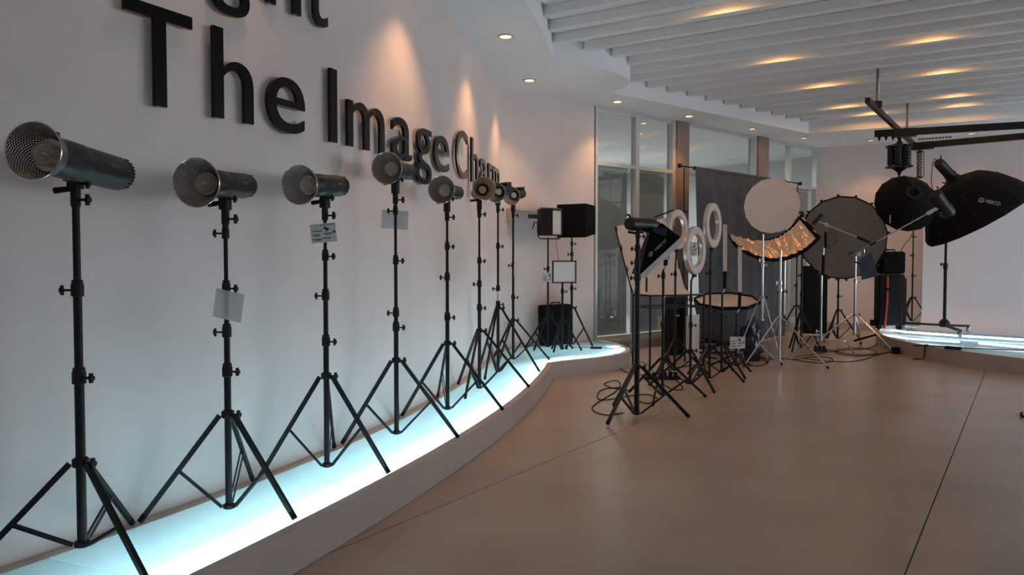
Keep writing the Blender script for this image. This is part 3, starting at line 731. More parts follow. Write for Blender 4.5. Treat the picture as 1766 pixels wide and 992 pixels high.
# ------------------------------------------------------------------ round end of the platform: led panels, bag, adapter
def zt_(py, Y): return ZP(py, Y)
cA = V((XP(945, 11.05), 11.05, 0)); tA = tripod('thin black stand under the panel light with open yoke', cA, HP, .24, ZP(545, 11.05), around(cA, (cA.x + .97, cA.y - .26), r=.35, k=(0, 165, 250)), ZP(410, 11.05), [ZP(535, 11.05), ZP(463, 11.05)], r=.0155, group='light stands at the round platform end')
cB = V((XP(970, 10.75), 10.75, 0)); tripod('short black stand under the small square panel light', cB, HP, .24, ZP(552, 10.75), around(cB, (cB.x + .3, cB.y), r=.26), ZP(490, 10.75), [ZP(502, 10.75)], r=.015, group='light stands at the round platform end')
cD = V((XP(986, 11.2), 11.2, 0)); tripod('black stand under the deep black softbox panel by the wall', cD, HP, .26, ZP(530, 11.2), around(cD, (cD.x + .3, cD.y + .1), r=.32, k=(0, 75, 235)), ZP(412, 11.2), [ZP(497, 11.2), ZP(438, 11.2), ZP(420, 11.2)], r=.0165, group='light stands at the round platform end')
def panel_light(label, p, w_, h_, d_, yaw, mount, deep=None, flap=True, back=False):
    p = V(p); a = math.radians(yaw); fx = V((math.cos(a), math.sin(a), 0)); fn = V((math.sin(a), -math.cos(a), 0)); up = V((0, 0, 1))
    t = thing('led_panel', label, 'studio light', mount, 'led panel lights at the round platform end')
    obj('housing', MB().box(p, (w_, d_, h_), fx, fn), 'black_plastic', t, flat=True)
    fr = MB(); o = p + fn * (d_ / 2 + .005); bw = w_ * .05
    for s in (-1, 1): fr.box(o + fx * s * (w_ / 2 - bw / 2), (bw, .012, h_), fx, fn); fr.box(o + up * s * (h_ / 2 - bw / 2), (w_, .012, bw), fx, fn)
    obj('frame', fr, 'black_metal', t, flat=True)
    obj('diffuser', MB().box(p + fn * (d_ / 2 + .002), (w_ * .9, .004, h_ * .9), fx, fn), 'white_diffuser', t, flat=True)
    return t, fx, fn
# panel light with barn door and yoke
m_ = V((cA.x, cA.y, ZP(415, 11.05))); p = P(948, 384, 11.0)
t, fx, fn = panel_light('black panel light with lit grey face and open yoke, left of the deep softbox', p, .34, .36, .09, 28, m_)
yk = MB(); h2 = .215; b_ = ZP(412, 11.05)
yk.path([p - fx * .19, p - fx * .19 - V((0, 0, .12)), V((p.x, p.y, b_)) - fx * .18 + V((0, 0, .02)), V((p.x, p.y, b_)) - fx * .15, V((p.x, p.y, b_)) + fx * .15, V((p.x, p.y, b_)) + fx * .18 + V((0, 0, .02)), p + fx * .19 - V((0, 0, .12)), p + fx * .19], .009, 6)
obj('yoke', yk, 'black_metal', t)
obj('tilt_lever', MB().path([p - fx * .2, p - fx * .24 + V((0, 0, .0)), p - fx * .27 - V((0, 0, .09))], .008, 6), 'black_metal', t)
bd = MB(); q0 = p - fx * .17 + fn * .05; bd.sheet([[q0 + V((0, 0, -.18)), q0 + V((0, 0, .18))], [q0 + fx * .1 + fn * .15 + V((0, 0, -.18)), q0 + fx * .1 + fn * .15 + V((0, 0, .18))]], .006)
obj('barn_door', bd, 'black_metal', t, flat=True)
bd = MB(); q0 = p + V((0, 0, .18)) + fn * .05; bd.sheet([[q0 - fx * .17, q0 + fx * .17], [q0 - fx * .12 + fn * .02 + V((0, 0, .03)) - fn * .14, q0 + fx * .25 + V((0, 0, .03)) - fn * .14]], .006)
obj('barn_door', bd, 'black_metal', t, flat=True)
# deep black softbox on a panel
m_ = V((cD.x, cD.y, ZP(412, 11.2))); a = math.radians(38); fx = V((math.cos(a), math.sin(a), 0)); fn = V((math.sin(a), -math.cos(a), 0)); p = P(1003, 381, 11.42)
t = thing('led_panel', 'deep black fabric softbox on a panel light beside the window', 'studio light', m_, 'led panel lights at the round platform end')
def frustum(c0, c1, w0, h0, w1, h1, x, th=0):
    z = V((0, 0, 1)); mb = MB(); b = 0
    for c_, ww, hh in ((c0, w0, h0), (c1, w1, h1)):
        for i, j in ((-1, -1), (1, -1), (1, 1), (-1, 1)): mb.v.append(c_ + x * i * ww / 2 + z * j * hh / 2)
    for k in range(4): mb.face([k, (k + 1) % 4, 4 + (k + 1) % 4, 4 + k])
    mb.face([3, 2, 1, 0]); return mb
sx_ = V((-.55, -.83, 0)).normalized(); xs_ = V((.83, -.55, 0))
bk = P(1009, 380, 11.5); ft_ = P(985, 381, 11.18)
obj('fabric_hood', recalc(obj('hood', frustum(bk, ft_, .34, .40, .46, .47, xs_), 'black_fabric', t, flat=True)) and frustum(bk + sx_ * .001, bk + sx_ * .03, .2, .2, .2, .2, xs_), 'black_fabric', t, flat=True)
obj('front_cover', MB().box(ft_ - sx_ * .01, (.45, .006, .46), xs_, sx_), 'black_fabric', t, flat=True)
obj('mount', MB().tube(m_, V((m_.x, m_.y, ZP(408, 11.2) + .05)), .012, n=8), 'black_metal', t)
obj('cable', MB().path([P(957, 405, 11.2), P(960, 420, 11.2), P(962, 436, 11.15), P(964, 452, 11.0)], .003, 5), 'rubber', t)
# small square panel
m_ = V((cB.x, cB.y, ZP(490, 10.75))); t, fx, fn = panel_light('small square panel light with pale diffuser in a black frame', P(973, 469, 10.75), .325, .305, .03, 4, m_)
obj('mount', MB().tube(m_ - V((0, 0, .005)), m_ + V((0, 0, .03)), .014, n=8), 'black_metal', t)
# bag leaning on the wall
def rbox(name, c, size, x, m, parent=None, bv=.04, lean=0):
    x = V(x).normalized(); y = V((-x.y, x.x, 0)); z = V((0, 0, 1))
    if lean: z = (z + y * lean).normalized()
    o = obj(name, MB().box(c, size, x, y, z), m, parent, flat=True) if parent else obj(name, MB().box(c, size, x, y, z), m, origin=V((c[0], c[1], c[2] - size[2] / 2)))
    return bevel(o, bv, 3)
wb = (WA - CORN).normalized(); pb = V((XP(958, 11.53), 11.53, 0))
bag = thing('equipment_bag', 'black padded equipment bag leaning on the wall behind the panel lights', 'bag', (pb.x, pb.y, HP))
rbox('bag_body', pb + V((0, 0, HP + .30)), (.60, .13, .59), wb, 'black_fabric', bag, .055, .05)
nb = V((wb.y, -wb.x, 0))
mb = MB()
for s in (-1, 1): mb.path([pb + wb * .28 * s + nb * .07 + V((0, 0, HP + .05)), pb + wb * .28 * s + nb * .06 + V((0, 0, HP + .54))], .006, 6)
mb.path([pb + wb * .28 + nb * .06 + V((0, 0, HP + .54)), pb - wb * .28 + nb * .06 + V((0, 0, HP + .54))], .006, 6)
obj('zip', mb, 'rubber', bag)
obj('carry_handle', MB().path([pb - wb * .1 + V((0, 0, HP + .58)), pb - wb * .08 + V((0, 0, HP + .62)), pb + wb * .08 + V((0, 0, HP + .62)), pb + wb * .1 + V((0, 0, HP + .58))], .011, 6), 'rubber', bag)
mb = MB(); mb.path([G(970, 596, HP + .01), G(990, 599, HP + .012), G(1018, 600, HP + .012)], .004, 5)
ad = thing('power_adapter', 'black power adapter lying on the glowing round platform end', 'adapter', G(1028, 600, HP))
obj('brick', bevel(obj('casing', MB().box(G(1028, 600, HP + .015), (.16, .06, .03)), 'black_plastic', ad), .006) and MB().box(G(1028, 600, HP + .031), (.06, .03, .002)), 'rubber', ad)
obj('cable', mb, 'rubber', ad)
mb = MB(); mb.path([G(1039, 600, HP + .012), G(1060, 602, HP + .012), V((1.60, 11.30, HP + .012)), V((1.675, 11.32, HP + .006)), V((1.70, 11.32, .10)), V((1.73, 11.30, .008)), V((1.85, 11.1, .008)), V((1.86, 10.6, .008)), G(1125, 640, .008)], .004, 5)
obj('cable', mb, 'rubber', ad)
card('spec_card', 'small printed card on the stand left of the small square panel', P(945.5, 478, 10.98), .165, .125, (1, .05, 0), True, 0, 'paper', 5)
# wall unit and socket
wu = CORN + wb * .36; nw = nb
zu = ZP(371, wu.y)
t = thing('wall_unit', 'small cream wall unit with a dark slot behind the far lamps', 'wall unit', wu + V((0, 0, zu)))
obj('casing', bevel(obj('shell', MB().box(wu + nw * .06 + V((0, 0, zu)), (.52, .11, .17), wb, nw), 'unit_plastic', t), .012) and MB().box(wu + nw * .075 + V((0, 0, zu + .07)), (.54, .15, .03), wb, nw), 'unit_plastic', t, flat=True)
obj('display_slot', MB().box(wu + wb * .12 + nw * .117 + V((0, 0, zu - .02)), (.17, .008, .06), wb, nw), 'ink', t, flat=True)
ws = CORN + wb * .1; zs_ = ZP(559, ws.y)
t = thing('wall_socket', 'white wall socket low by the corner behind the far stands', 'socket', ws + V((0, 0, zs_)))
obj('plate', MB().box(ws + nw * .008 + V((0, 0, zs_)), (.09, .012, .09), wb, nw), 'unit_plastic', t, flat=True)
obj('outlet', MB().box(ws + nw * .015 + V((0, 0, zs_)), (.04, .004, .03), wb, nw), 'kerb', t, flat=True)

# ------------------------------------------------------------------ softboxes and other shapers
def shape_pts(rimc, axis, dia, depth, n, r0, power):
    return [(r0 + (dia / 2 - r0) * (k / 9) ** power, -depth + depth * k / 9) for k in range(10)]
def octabox(label, rimc, axis, dia, depth, n=8, shell='black_fabric', front='white_diffuser', group=None, name='softbox', r0=.08, power=.55, lip=.04, ph=0, ribs=True, cat='softbox', rimm='black_fabric'):
    rimc, axis = V(rimc), V(axis).normalized(); t = thing(name, label, cat, rimc, group); x, y, _ = frame(axis)
    pr = shape_pts(rimc, axis, dia, depth, n, r0, power)
    obj('shell', MB().lathe(pr, rimc, axis, n, False, ph), shell, t, sharp=20)
    obj('rim', MB().lathe([(dia / 2, 0), (dia / 2 + .004, lip), (dia / 2 - .014, lip), (dia / 2 - .016, lip * .4)], rimc, axis, n, False, ph), rimm, t, sharp=20)
    obj('diffuser', MB().lathe([(0.001, lip * .62), (dia / 4, lip * .6), (dia / 2 - .012, lip * .5)], rimc, axis, n, False, ph), front, t, sharp=60)
    if ribs:
        for k in range(n):
            a = 2 * PI * k / n + ph; d = x * math.cos(a) + y * math.sin(a)
            obj('rib', MB().path([rimc + axis * q + d * (r + .004) for r, q in pr[::3]], .005, 5), 'black_metal', t)
    obj('speed_ring', MB().lathe([(r0 * .7, -.03), (r0 + .01, -.03), (r0 + .012, .012), (r0, .016)], rimc - axis * depth, axis, 20, False), 'black_metal', t)
    return t
def monolight(label, R, F, mount, r=.055, group=None, m='strobe_body', mark=True):
    R, F, mount = V(R), V(F), V(mount); ax = (F - R).normalized(); L = (F - R).length; x, y, _ = frame(ax)
    t = thing('studio_lamp', label, 'studio light', mount, group)
    obj('body', MB().lathe([(r * .5, 0), (r * .9, .004), (r, .03), (r, L * .7), (r * 1.1, L * .74), (r * 1.1, L)], R, ax, 24), m, t)
    obj('rear_panel', MB().lathe([(r * .85, -.006), (r * .9, 0)], R, ax, 20), 'black_plastic', t)
    obj('top_handle', MB().path([R + y * r * .8 + ax * .02, R + y * r * 1.25 + ax * .0, R + y * r * 1.3 - ax * .03], .010, 6), 'black_plastic', t)
    top = R + ax * L * .55 - V((0, 0, r * .9)); mb = MB(); mb.bar(mount - V((0, 0, .02)), V((mount.x, mount.y, max(mount.z + .03, top.z - .02))), .036, .036)
    if (V((mount.x, mount.y, top.z)) - top).length > .02: mb.bar(V((mount.x, mount.y, top.z - .01)), top - V((0, 0, .01)), .034, .03)
    bk = obj('bracket', mb, 'black_plastic', t, flat=True); knob(mount + V((.02, 0, 0)), (1, -.2, 0), bk)
    obj('tilt_handle', MB().tube(V((mount.x, mount.y, top.z - .03)), V((mount.x - .09, mount.y - .02, top.z - .015)), .011, n=8), 'rubber', bk)
    return t
def emblem(mb, c, x, y, r):               # ring with a bar, the mark beside the lettering
    n = x.cross(y); ring = [c + (x * math.cos(2 * PI * k / 20) + y * math.sin(2 * PI * k / 20) * 1.0) * r for k in range(20)]
    mb.path(ring, r * .14, 4, True); mb.tube(c - (x + y) * r * .35, c + (x + y) * r * .35, r * .16, n=5)
GRP = 'lights and stands of the middle cluster'

# A: front stand with strobe and square softbox
cA = G(1098, 713, .035); YA = cA.y; fA = [G(1048, 735), G(1188, 723)]; fA.append(cA * 3 - fA[0] - fA[1])
tripod('heavy black light stand in front of the middle cluster', cA, 0, .035, ZP(632, YA), fA, ZP(408, YA), [ZP(478, YA), ZP(452, YA), ZP(428, YA)], r=.024, legr=.0135, group=GRP, knobdir=[(-1, -.4, 0)])
monolight('dark strobe with a lit yellow indicator on the front black stand', P(1085, 386, YA - .02), P(1125, 389, YA + .22), V((cA.x, cA.y, ZP(408, YA))), .062, GRP)
L_, R_ = P(1104, 474, YA + .10), P(1173, 410, YA + .10); e = (R_ - L_).normalized(); dn = V((e.z, 0, -e.x)); dn = dn if dn.z < 0 else -dn
t = thing('softbox', 'square black softbox with white lettering below the strobe', 'softbox', L_, GRP)
ap = P(1128, 396, YA + .30); dy = V((0, .5, 0)); nl = V((0, .0, 0))
rg = [ap - e * .08 - V((0, .08, 0)), ap + e * .08 - V((0, .08, 0)), ap + e * .08 + V((0, .08, 0)), ap - e * .08 + V((0, .08, 0))]
op = [L_, R_, R_ + dy, L_ + dy]
for k in range(4):
    mb = MB(); mb.sheet([[rg[k], rg[(k + 1) % 4]], [op[k], op[(k + 1) % 4]]], .004); obj('side_panel', mb, 'black_fabric', t, flat=True)
mb = MB()
for k in range(4): mb.sheet([[op[k], op[(k + 1) % 4]], [op[k] + dn * .05, op[(k + 1) % 4] + dn * .05]], .006)
obj('lip', mb, 'white_diffuser', t, flat=True)
mb = MB(); mb.sheet([[op[0] + dn * .02, op[1] + dn * .02], [op[3] + dn * .02, op[2] + dn * .02]], .003); obj('diffuser', mb, 'white_diffuser', t, flat=True)
obj('speed_ring', MB().lathe([(.06, -.03), (.085, -.03), (.085, .02), (.06, .02)], ap, dn, 20, False), 'black_metal', t)
up = ((rg[0] + rg[1]) / 2 - (L_ + R_) / 2).normalized(); pn = e.cross(up)
if pn.y > 0: pn = -pn
o = L_ + e * .155 + up * .075 + pn * .012; lm = MB(); put_text(lm, 'VISICO', o + e * .05, e, up, .030, 0, .14); emblem(lm, o + up * .016, e, up, .021); obj('logo', lm, 'logo_white', t, flat=True)
mb = MB(); mb.sheet([[P(1126, 394, YA + .12), P(1150, 393, YA + .12)], [P(1127, 400, YA + .12), P(1147, 409, YA + .12)]], .03); cp = obj('control_panel', mb, 'blue_fabric', t, flat=True)
obj('indicator', MB().box(P(1138, 397, YA + .105), (.013, .006, .03)), 'indicator', t, flat=True)
obj('rod', MB().tube(P(1129, 375, YA + .4), P(1162, 362, YA + .4), .007, n=6), 'black_metal', t)

# shooting table with translucent sweep
BL, BR, TL, TR = P(1092, 506, 10.9), P(1182, 506, 11.2), P(1062, 391, 11.15), P(1150, 377, 11.5)
BR.z = BL.z; fwd = V((BR.y - BL.y, BL.x - BR.x, 0)).normalized(); fwd = fwd if fwd.y < 0 else -fwd
t = thing('shooting_table', 'black framed product table with a cream curved sheet by the window', 'table', (BL.x, BL.y, 0))
rows = [[BL + fwd * .45, BR + fwd * .45], [BL + fwd * .15, BR + fwd * .15]]
for k in range(1, 6):
    q = k / 6; rows.append([BL + fwd * .15 * (1 - q) ** 2 + (TL - BL) * .14 * q * q, BR + fwd * .15 * (1 - q) ** 2 + (TR - BR) * .14 * q * q])
for q in (.2, .4, .6, .8, 1): rows.append([BL + (TL - BL) * q, BR + (TR - BR) * q])
obj('acrylic_sheet', MB().sheet(rows, .004), 'cream_acrylic', t)
bo = -fwd * .02
for a, b in ((BL, TL), (BR, TR)):
    fr = obj('back_post', MB().tube(a + bo, b + bo, .012, n=8), 'black_metal', t)
    for q in (.36, .68, .97): obj('clip', MB().box(a + (b - a) * q + fwd * .012, (.05, .03, .05), (b - a).normalized(), V((0, 1, 0))), 'black_plastic', fr, flat=True)
obj('top_rail', MB().tube(TL + bo, TR + bo, .008, n=8), 'steel', t)
c4 = [BL + fwd * .45, BR + fwd * .45, BR, BL]
for k in range(4):
    a, b = c4[k] - V((0, 0, .015)), c4[(k + 1) % 4] - V((0, 0, .015)); obj('bed_rail', MB().bar(a, b, .022, .022), 'black_metal', t, flat=True)
    obj('lower_rail', MB().bar(a - V((0, 0, .16)), b - V((0, 0, .16)), .018, .018), 'black_metal', t, flat=True)
    obj('table_leg', MB().tube(a, V((a.x, a.y, 0)), .014, n=8), 'black_metal', t)
obj('bottle_grip', MB().lathe([(.006, 0), (.014, .03), (.014, .2), (.008, .21)], P(1115, 505, 10.7), (0, 0, 1), 10), 'black_plastic', t)

# ring lights
def ring_light(label, c, dia, yaw, mount, inner=.66):
    c = V(c); a = math.radians(yaw); fn = V((math.sin(a), -math.cos(a), 0)); t = thing('ring_light', label, 'ring light', mount, 'ring lights in the middle cluster')
    ro, ri = dia / 2, dia / 2 * inner
    obj('diffuser_ring', MB().lathe([(ro - .004, .0), (ro - .004, .014), (ro - .02, .022), (ri + .02, .022), (ri + .004, .014), (ri + .004, 0)], c, fn, 48, False), 'ring_white', t, sharp=50)
    obj('housing', MB().lathe([(ro, .008), (ro, -.03), (ro - .02, -.036), (ri + .02, -.036), (ri, -.03), (ri, .008), (ro, .008)], c, fn, 48, False), 'interior_warm', t, sharp=50)
    b = c - V((0, 0, ro)); obj('stem', MB().tube(b + V((0, 0, .01)) - fn * .012, V((mount[0], mount[1], mount[2] - .01)), .011, n=8), 'black_plastic', t)
    obj('socket', MB().box(b - fn * .012, (.05, .04, .06), V((fn.y, -fn.x, 0)), fn), 'black_plastic', t, flat=True)
    obj('phone_arm', MB().path([b - fn * .02 + V((0, 0, .02)), c - fn * .06 + V((0, 0, -.05)), c - fn * .04 + V((0, 0, .04))], .006, 6), 'black_metal', t)
    return t
def simple_stand(label, px, Y, top, cl, sp=.42, foot=None, r=.0155, rad=.40, rot=0, **k):
    c = V((XP(px, Y, .5), Y, 0)); f = foot if foot is not None else (c.x + math.cos(rot) * rad, c.y + math.sin(rot) * rad)
    tripod(label, c, 0, .05, sp, around(c, f, r=rad), ZP(top, Y), [ZP(q, Y) for q in cl], r=r, group=GRP, **k); return V((c.x, c.y, ZP(top, Y)))
m = simple_stand('black stand under the ring light overlapping the softbox', 1164, 10.05, 455, (472, 515), rot=-.3)
ring_light('pale ring light nearest the square softbox', P(1169, 396, 10.0), .50, 50, m)
m = simple_stand('black stand under the lowest ring light', 1191, 8.95, 484, (515, 560), foot=G(1237, 681), rad=.46)
ring_light('lowest of the three pale ring lights, with a printed card', P(1199.5, 432, 8.95), .54, 54, m)
m = simple_stand('black stand under the ring light before the curtain', 1224, 9.4, 440, (470, 535), foot=G(1255, 660), rad=.40)
ring_light('highest pale ring light in front of the dark curtain', P(1230, 389, 9.4), .53, 57, m)
card('spec_card', 'printed card fixed across the lowest ring light', P(1196, 430, 8.85), .085, .155, (1, .3, 0), True, 0, 'paper', 8)
# light wands
def wand(label, px, Y, t0, t1, h1, mount):
    a, b, h_ = P(px, t0, Y), P(px, t1, Y), P(px - 1, h1, Y); t = thing('light_wand', label, 'light wand', mount, 'light wands in the middle cluster')
    obj('light_bar', MB().bar(a, b, .045, .03), 'ring_white', t, flat=True); obj('back_shell', MB().bar(a + V((.012, .022, 0)), b + V((.012, .022, 0)), .046, .02), 'black_plastic', t, flat=True)
    obj('end_cap', MB().bar(a, a + V((0, 0, .012)), .05, .04), 'black_plastic', t, flat=True)
    obj('handle', MB().lathe([(.021, 0), (.023, .02), (.021, (b - h_).length * .6), (.024, (b - h_).length)], h_, b - h_, 12), 'rubber', t)
    obj('screw', MB().tube(h_, V(mount) - V((0, 0, .012)), .009, n=8), 'chrome', t)
m = simple_stand('black stand under the left light wand beside the table', 1143, 8.2, 465, (475, 560), foot=G(1214, 687), rad=.47)
wand('light wand beside the square softbox, partly hidden', 1148.5, 8.2, 402, 448, 458, m)
m = simple_stand('black stand under the light wand before the curtain', 1245, 9.9, 505, (545,), foot=G(1294, 657), rad=.42)
wand('tall pale light wand in front of the dark curtain', 1250.5, 9.9, 387, 468, 498, m)
m = simple_stand('black stand with a printed card near its foot', 1270, 10.5, 540, (575,), sp=.19, foot=G(1300, 644), rad=.36)
wand('pale light wand left of the gold reflector', 1276, 10.5, 426, 504, 533, m)
card('spec_card', 'printed card low on the stand beside the chrome tripod', P(1272, 591, 10.45), .20, .155, (1, .02, 0), True, 0, 'paper', 9)

# ------------------------------------------------------------------ dark curtain on its crossbar
ca, cb = P(1180, 287, 12.6), P(1376, 315, 15.4); cb.z = ca.z
sl = V((ca.x, ca.y, 0)); sr = V((cb.x, cb.y, 0)); cu = (sr - sl).normalized(); cn = V((cu.y, -cu.x, 0))
tripod('black backdrop stand at the left end of the curtain bar', sl, 0, .06, .5, around(sl, (sl.x + .3, sl.y - .2), r=.34), ca.z - .02, [1.5, 1.0, 2.2], r=.015, group='backdrop stands', knobdir=[(1, -.5, 0)])
tripod('black backdrop stand at the right end of the curtain bar', sr, 0, .06, .55, around(sr, (sr.x - .1, sr.y - .35), r=.34), cb.z - .02, [1.5, .95, 2.2, 2.6], r=.015, group='backdrop stands', knobdir=[(-1, -.5, 0)])
t = thing('curtain_bar', 'thin black crossbar holding the dark grey curtain', 'bar', (ca.x, ca.y, ca.z)); obj('bar', MB().tube(ca - cu * .12, cb + cu * .1, .012, n=8), 'black_metal', t)
for q in (ca - cu * .12, cb + cu * .1): obj('end_knob', MB().box(q, (.05, .05, .06), cu, cn), 'black_plastic', t, flat=True)
LB = (sr - sl).length; rows = []
for i in range(28):
    q = i / 27; z = ca.z - .012 - (ca.z - .03) * q; row = []
    for j in range(90):
        u = j / 89; s0_ = .075 * LB + u * (.80 * LB - .05 * LB * q * u); amp = (.018 + .055 * q) * (.4 + .6 * math.sin(3.1 * u + .6) ** 2)
        if i == 0: amp = .01
        fold = math.sin(u * 46 + 1.2 * math.sin(u * 9)) * amp + math.sin(u * 17 + q * 1.5) * amp * .8
        row.append(sl + cu * s0_ + cn * (.015 + fold * (1 if i else .3) + .09 * q) + V((0, 0, z)))
    rows.append(row)
t = thing('backdrop_curtain', 'dark grey cloth backdrop hanging in folds before the windows', 'curtain', (sl + cu * LB * .5)); obj('cloth', MB().sheet(rows), 'grey_fabric', t, sharp=180)
obj('rod_sleeve', MB().tube(ca + cu * .075 * LB, ca + cu * .875 * LB, .03, n=10), 'grey_fabric', t)

# ------------------------------------------------------------------ items on the floor behind the stands
pc = V((XP(1163, 12.1, .4), 12.1, 0)); t = thing('equipment_case', 'upright black case behind the table legs', 'case', pc)
rbox('body', pc + V((0, 0, .44)), (.26, .2, .88), UW, 'case_grey', t, .03); obj('latch', MB().box(pc + V((.02, -.13, .6)), (.05, .03, .03)), 'steel', t, flat=True)
obj('handle', MB().path([pc + V((-.06, 0, .87)), pc + V((-.05, 0, .91)), pc + V((.05, 0, .91)), pc + V((.06, 0, .87))], .01, 6), 'rubber', t)
t = thing('folded_reflector', 'folded white reflector board standing behind the black stands', 'reflector', (XP(1190, 11.35, .2), 11.35, 0))
a, b, c_ = V((XP(1179, 11.45, .4), 11.45, 0)), V((XP(1190, 11.3, .4), 11.3, 0)), V((XP(1206, 11.45, .4), 11.45, 0))
for p_, q_ in ((a, b), (b, c_)): obj('leaf', MB().sheet([[p_ + V((0, 0, .01)), q_ + V((0, 0, .01))], [p_ + (q_ - p_) * .1 + V((0, 0, .62)), q_ + V((0, 0, .66))]], .008), 'paper', t, flat=True)
# softbox lying face up on a tube cradle
sb = octabox('grey softbox lying face up on the floor with a cream diffuser', P(1253, 522, 12.0), (-.03, -.19, .98), .98, .52, 8, 'grey_fabric', 'cream_acrylic', GRP, r0=.36, power=.8, lip=.05, ph=PI / 8, ribs=False)
t = thing('tube_cradle', 'low black tube frame under the upturned softbox', 'frame', V((XP(1253, 12.0, 0), 12.0, 0)))
cx, cy = XP(1250, 12.0, .1), 12.0; lp_ = []
for k in range(40):
    a = 2 * PI * k / 40; lp_.append(V((cx + .49 * math.copysign(abs(math.cos(a)) ** .45, math.cos(a)), cy + .3 * math.copysign(abs(math.sin(a)) ** .45, math.sin(a)), .02 + .10 * (1 if math.cos(a) > 0 else .5))))
obj('base_loop', MB().path(lp_, .016, 8, True), 'black_metal', t)
zb_ = P(1253, 522, 12.0).z - .60
for s in (-1, 1):
    obj('upright', MB().path([V((cx + s * .5, cy - .26, .07)), V((cx + s * .42, cy - .2, zb_)), V((cx + s * .42, cy + .2, zb_)), V((cx + s * .5, cy + .26, .07))], .014, 8), 'black_metal', t)
obj('cross_tube', MB().path([V((cx - .42, cy, zb_)), V((cx + .42, cy, zb_))], .014, 8), 'black_metal', t)
for s in (-.35, .35): obj('floor_tube', MB().path([V((cx + s, cy - .3, .03)), V((cx + s, cy - .32, .012)), V((cx + s + .1, cy - .5, .012))], .012, 6), 'black_metal', t)
def blob(name, label, cat, c, size, m, seed, amp=.25):
    bm = bmesh.new(); bmesh.ops.create_icosphere(bm, subdivisions=4, radius=1)
    from mathutils import noise as N
    for v in bm.verts:
        d = 1 + amp * N.noise(v.co * 1.7 + V((seed, 0, 0))) + amp * .5 * N.noise(v.co * 4.1 + V((0, seed, 0)))
        v.co = V((v.co.x * d * size[0], v.co.y * d * size[1], max(-.98, v.co.z * d) * size[2] + size[2] * .98))
    me = bpy.data.meshes.new(name); bm.to_mesh(me); bm.free(); me.shade_smooth(); me.materials.append(MATS[m])
    o = bpy.data.objects.new(name, me); C.objects.link(o); o.location = c; tag(o, label, cat); ROOT[o.name] = V(c); return o
blob('plastic_bag', 'crumpled dark blue shiny bag on the floor right of the softbox', 'bag', V((XP(1295, 11.3, .2), 11.3, 0)), (.15, .14, .3), 'bag_plastic', 3, .35)

# ------------------------------------------------------------------ gold reflector with chrome stands
near = [(1257, 404), (1263, 417), (1276, 430), (1300, 442), (1330, 449), (1360, 446), (1388, 434), (1405, 420), (1416, 409)]
far = [(1259, 402), (1273, 407.5), (1290, 411.5), (1308, 413), (1326, 411.5), (1344, 405), (1360, 394), (1372, 381), (1382, 370)]
def smooth(pts, n):
    out = []
    for i in range(n):
        t_ = (len(pts) - 1) * i / (n - 1); k = min(int(t_), len(pts) - 2); u = t_ - k
        p0, p1, p2, p3 = pts[max(k - 1, 0)], pts[k], pts[k + 1], pts[min(k + 2, len(pts) - 1)]
        out.append(tuple(.5 * (2 * b + (c - a) * u + (2 * a - 5 * b + 4 * c - d) * u * u + (3 * b - a - 3 * c + d) * u ** 3) for a, b, c, d in zip(p0, p1, p2, p3)))
    return out
ns, fs_ = smooth(near, 40), smooth(far, 40); A_ = [P(x, y, 11.35) for x, y in ns]; B_ = [P(x, y, 11.75) for x, y in fs_]
t = thing('curved_reflector', 'curved gold foil reflector with black border held by chrome stands', 'reflector', A_[20])
rows = []
for k in range(25):
    q = .09 + .82 * k / 24; row = []
    for i in range(4, 153):
        u = i / 4; j = min(int(u), 38); f_ = u - j; a_, b_ = A_[j] + (A_[j + 1] - A_[j]) * f_, B_[j] + (B_[j + 1] - B_[j]) * f_
        wv = abs(math.sin(i * .21 + 2.2 * math.sin(i * .06) + q * 5 + math.sin(q * 9 + i * .1))) ** 4 * .022 * (.35 + .65 * math.sin(i * .045) ** 2) + .006 * math.sin(i * .9 + q * 13) * math.sin(i * .13)
        row.append(a_ + (b_ - a_) * q + V((0, -.3, .9)) * (wv + .002))
    rows.append(row)
obj('gold_sheet', MB().sheet(rows), 'gold_foil', t, sharp=180)
bd = MB()
full = lambda q, k: [A_[i] + (B_[i] - A_[i]) * q - V((0, 0, .004)) + V((0, .003, 0)) for i in range(40)]
bd.sheet([full(0, 0), full(.1, 0)], .006); bd.sheet([full(.9, 0), full(1, 0)], .006)
bd.sheet([[A_[i] + (B_[i] - A_[i]) * q for q in (0, 1)] for i in (36, 39)], .008)
obj('border', bd, 'black_fabric', t, sharp=60); obj('backing', MB().sheet([[p + V((0, .012, -.012)) for p in r] for r in (full(0, 0), full(1, 0))], .004), 'black_fabric', t, sharp=60)
cK = G(1344, 622, .09); fK = [G(1282, 635), G(1429, 638)]; fK.append(cK * 3 - fK[0] - fK[1])
tripod('large chrome tripod stand under the gold reflector', cK, 0, .09, ZP(548, cK.y), fK, ZP(432, cK.y), [ZP(500, cK.y), ZP(487, cK.y)], r=.019, m='chrome', legr=.011, group='chrome stands', cat='light stand')
c2 = V((XP(1354, cK.y, 1), cK.y + .02, 0)); tk = [o for o in C.objects if o.name.startswith('light_stand') and o.parent is None][-1]
obj('riser_tube', MB().tube(V((c2.x, c2.y, ZP(542, c2.y))), V((c2.x, c2.y, ZP(450, c2.y))), .009, n=8), 'chrome', tk); obj('band', MB().box(V(((c2.x + cK.x) / 2, c2.y - .01, ZP(503, c2.y))), (.12, .05, .025)), 'black_plastic', tk, flat=True)
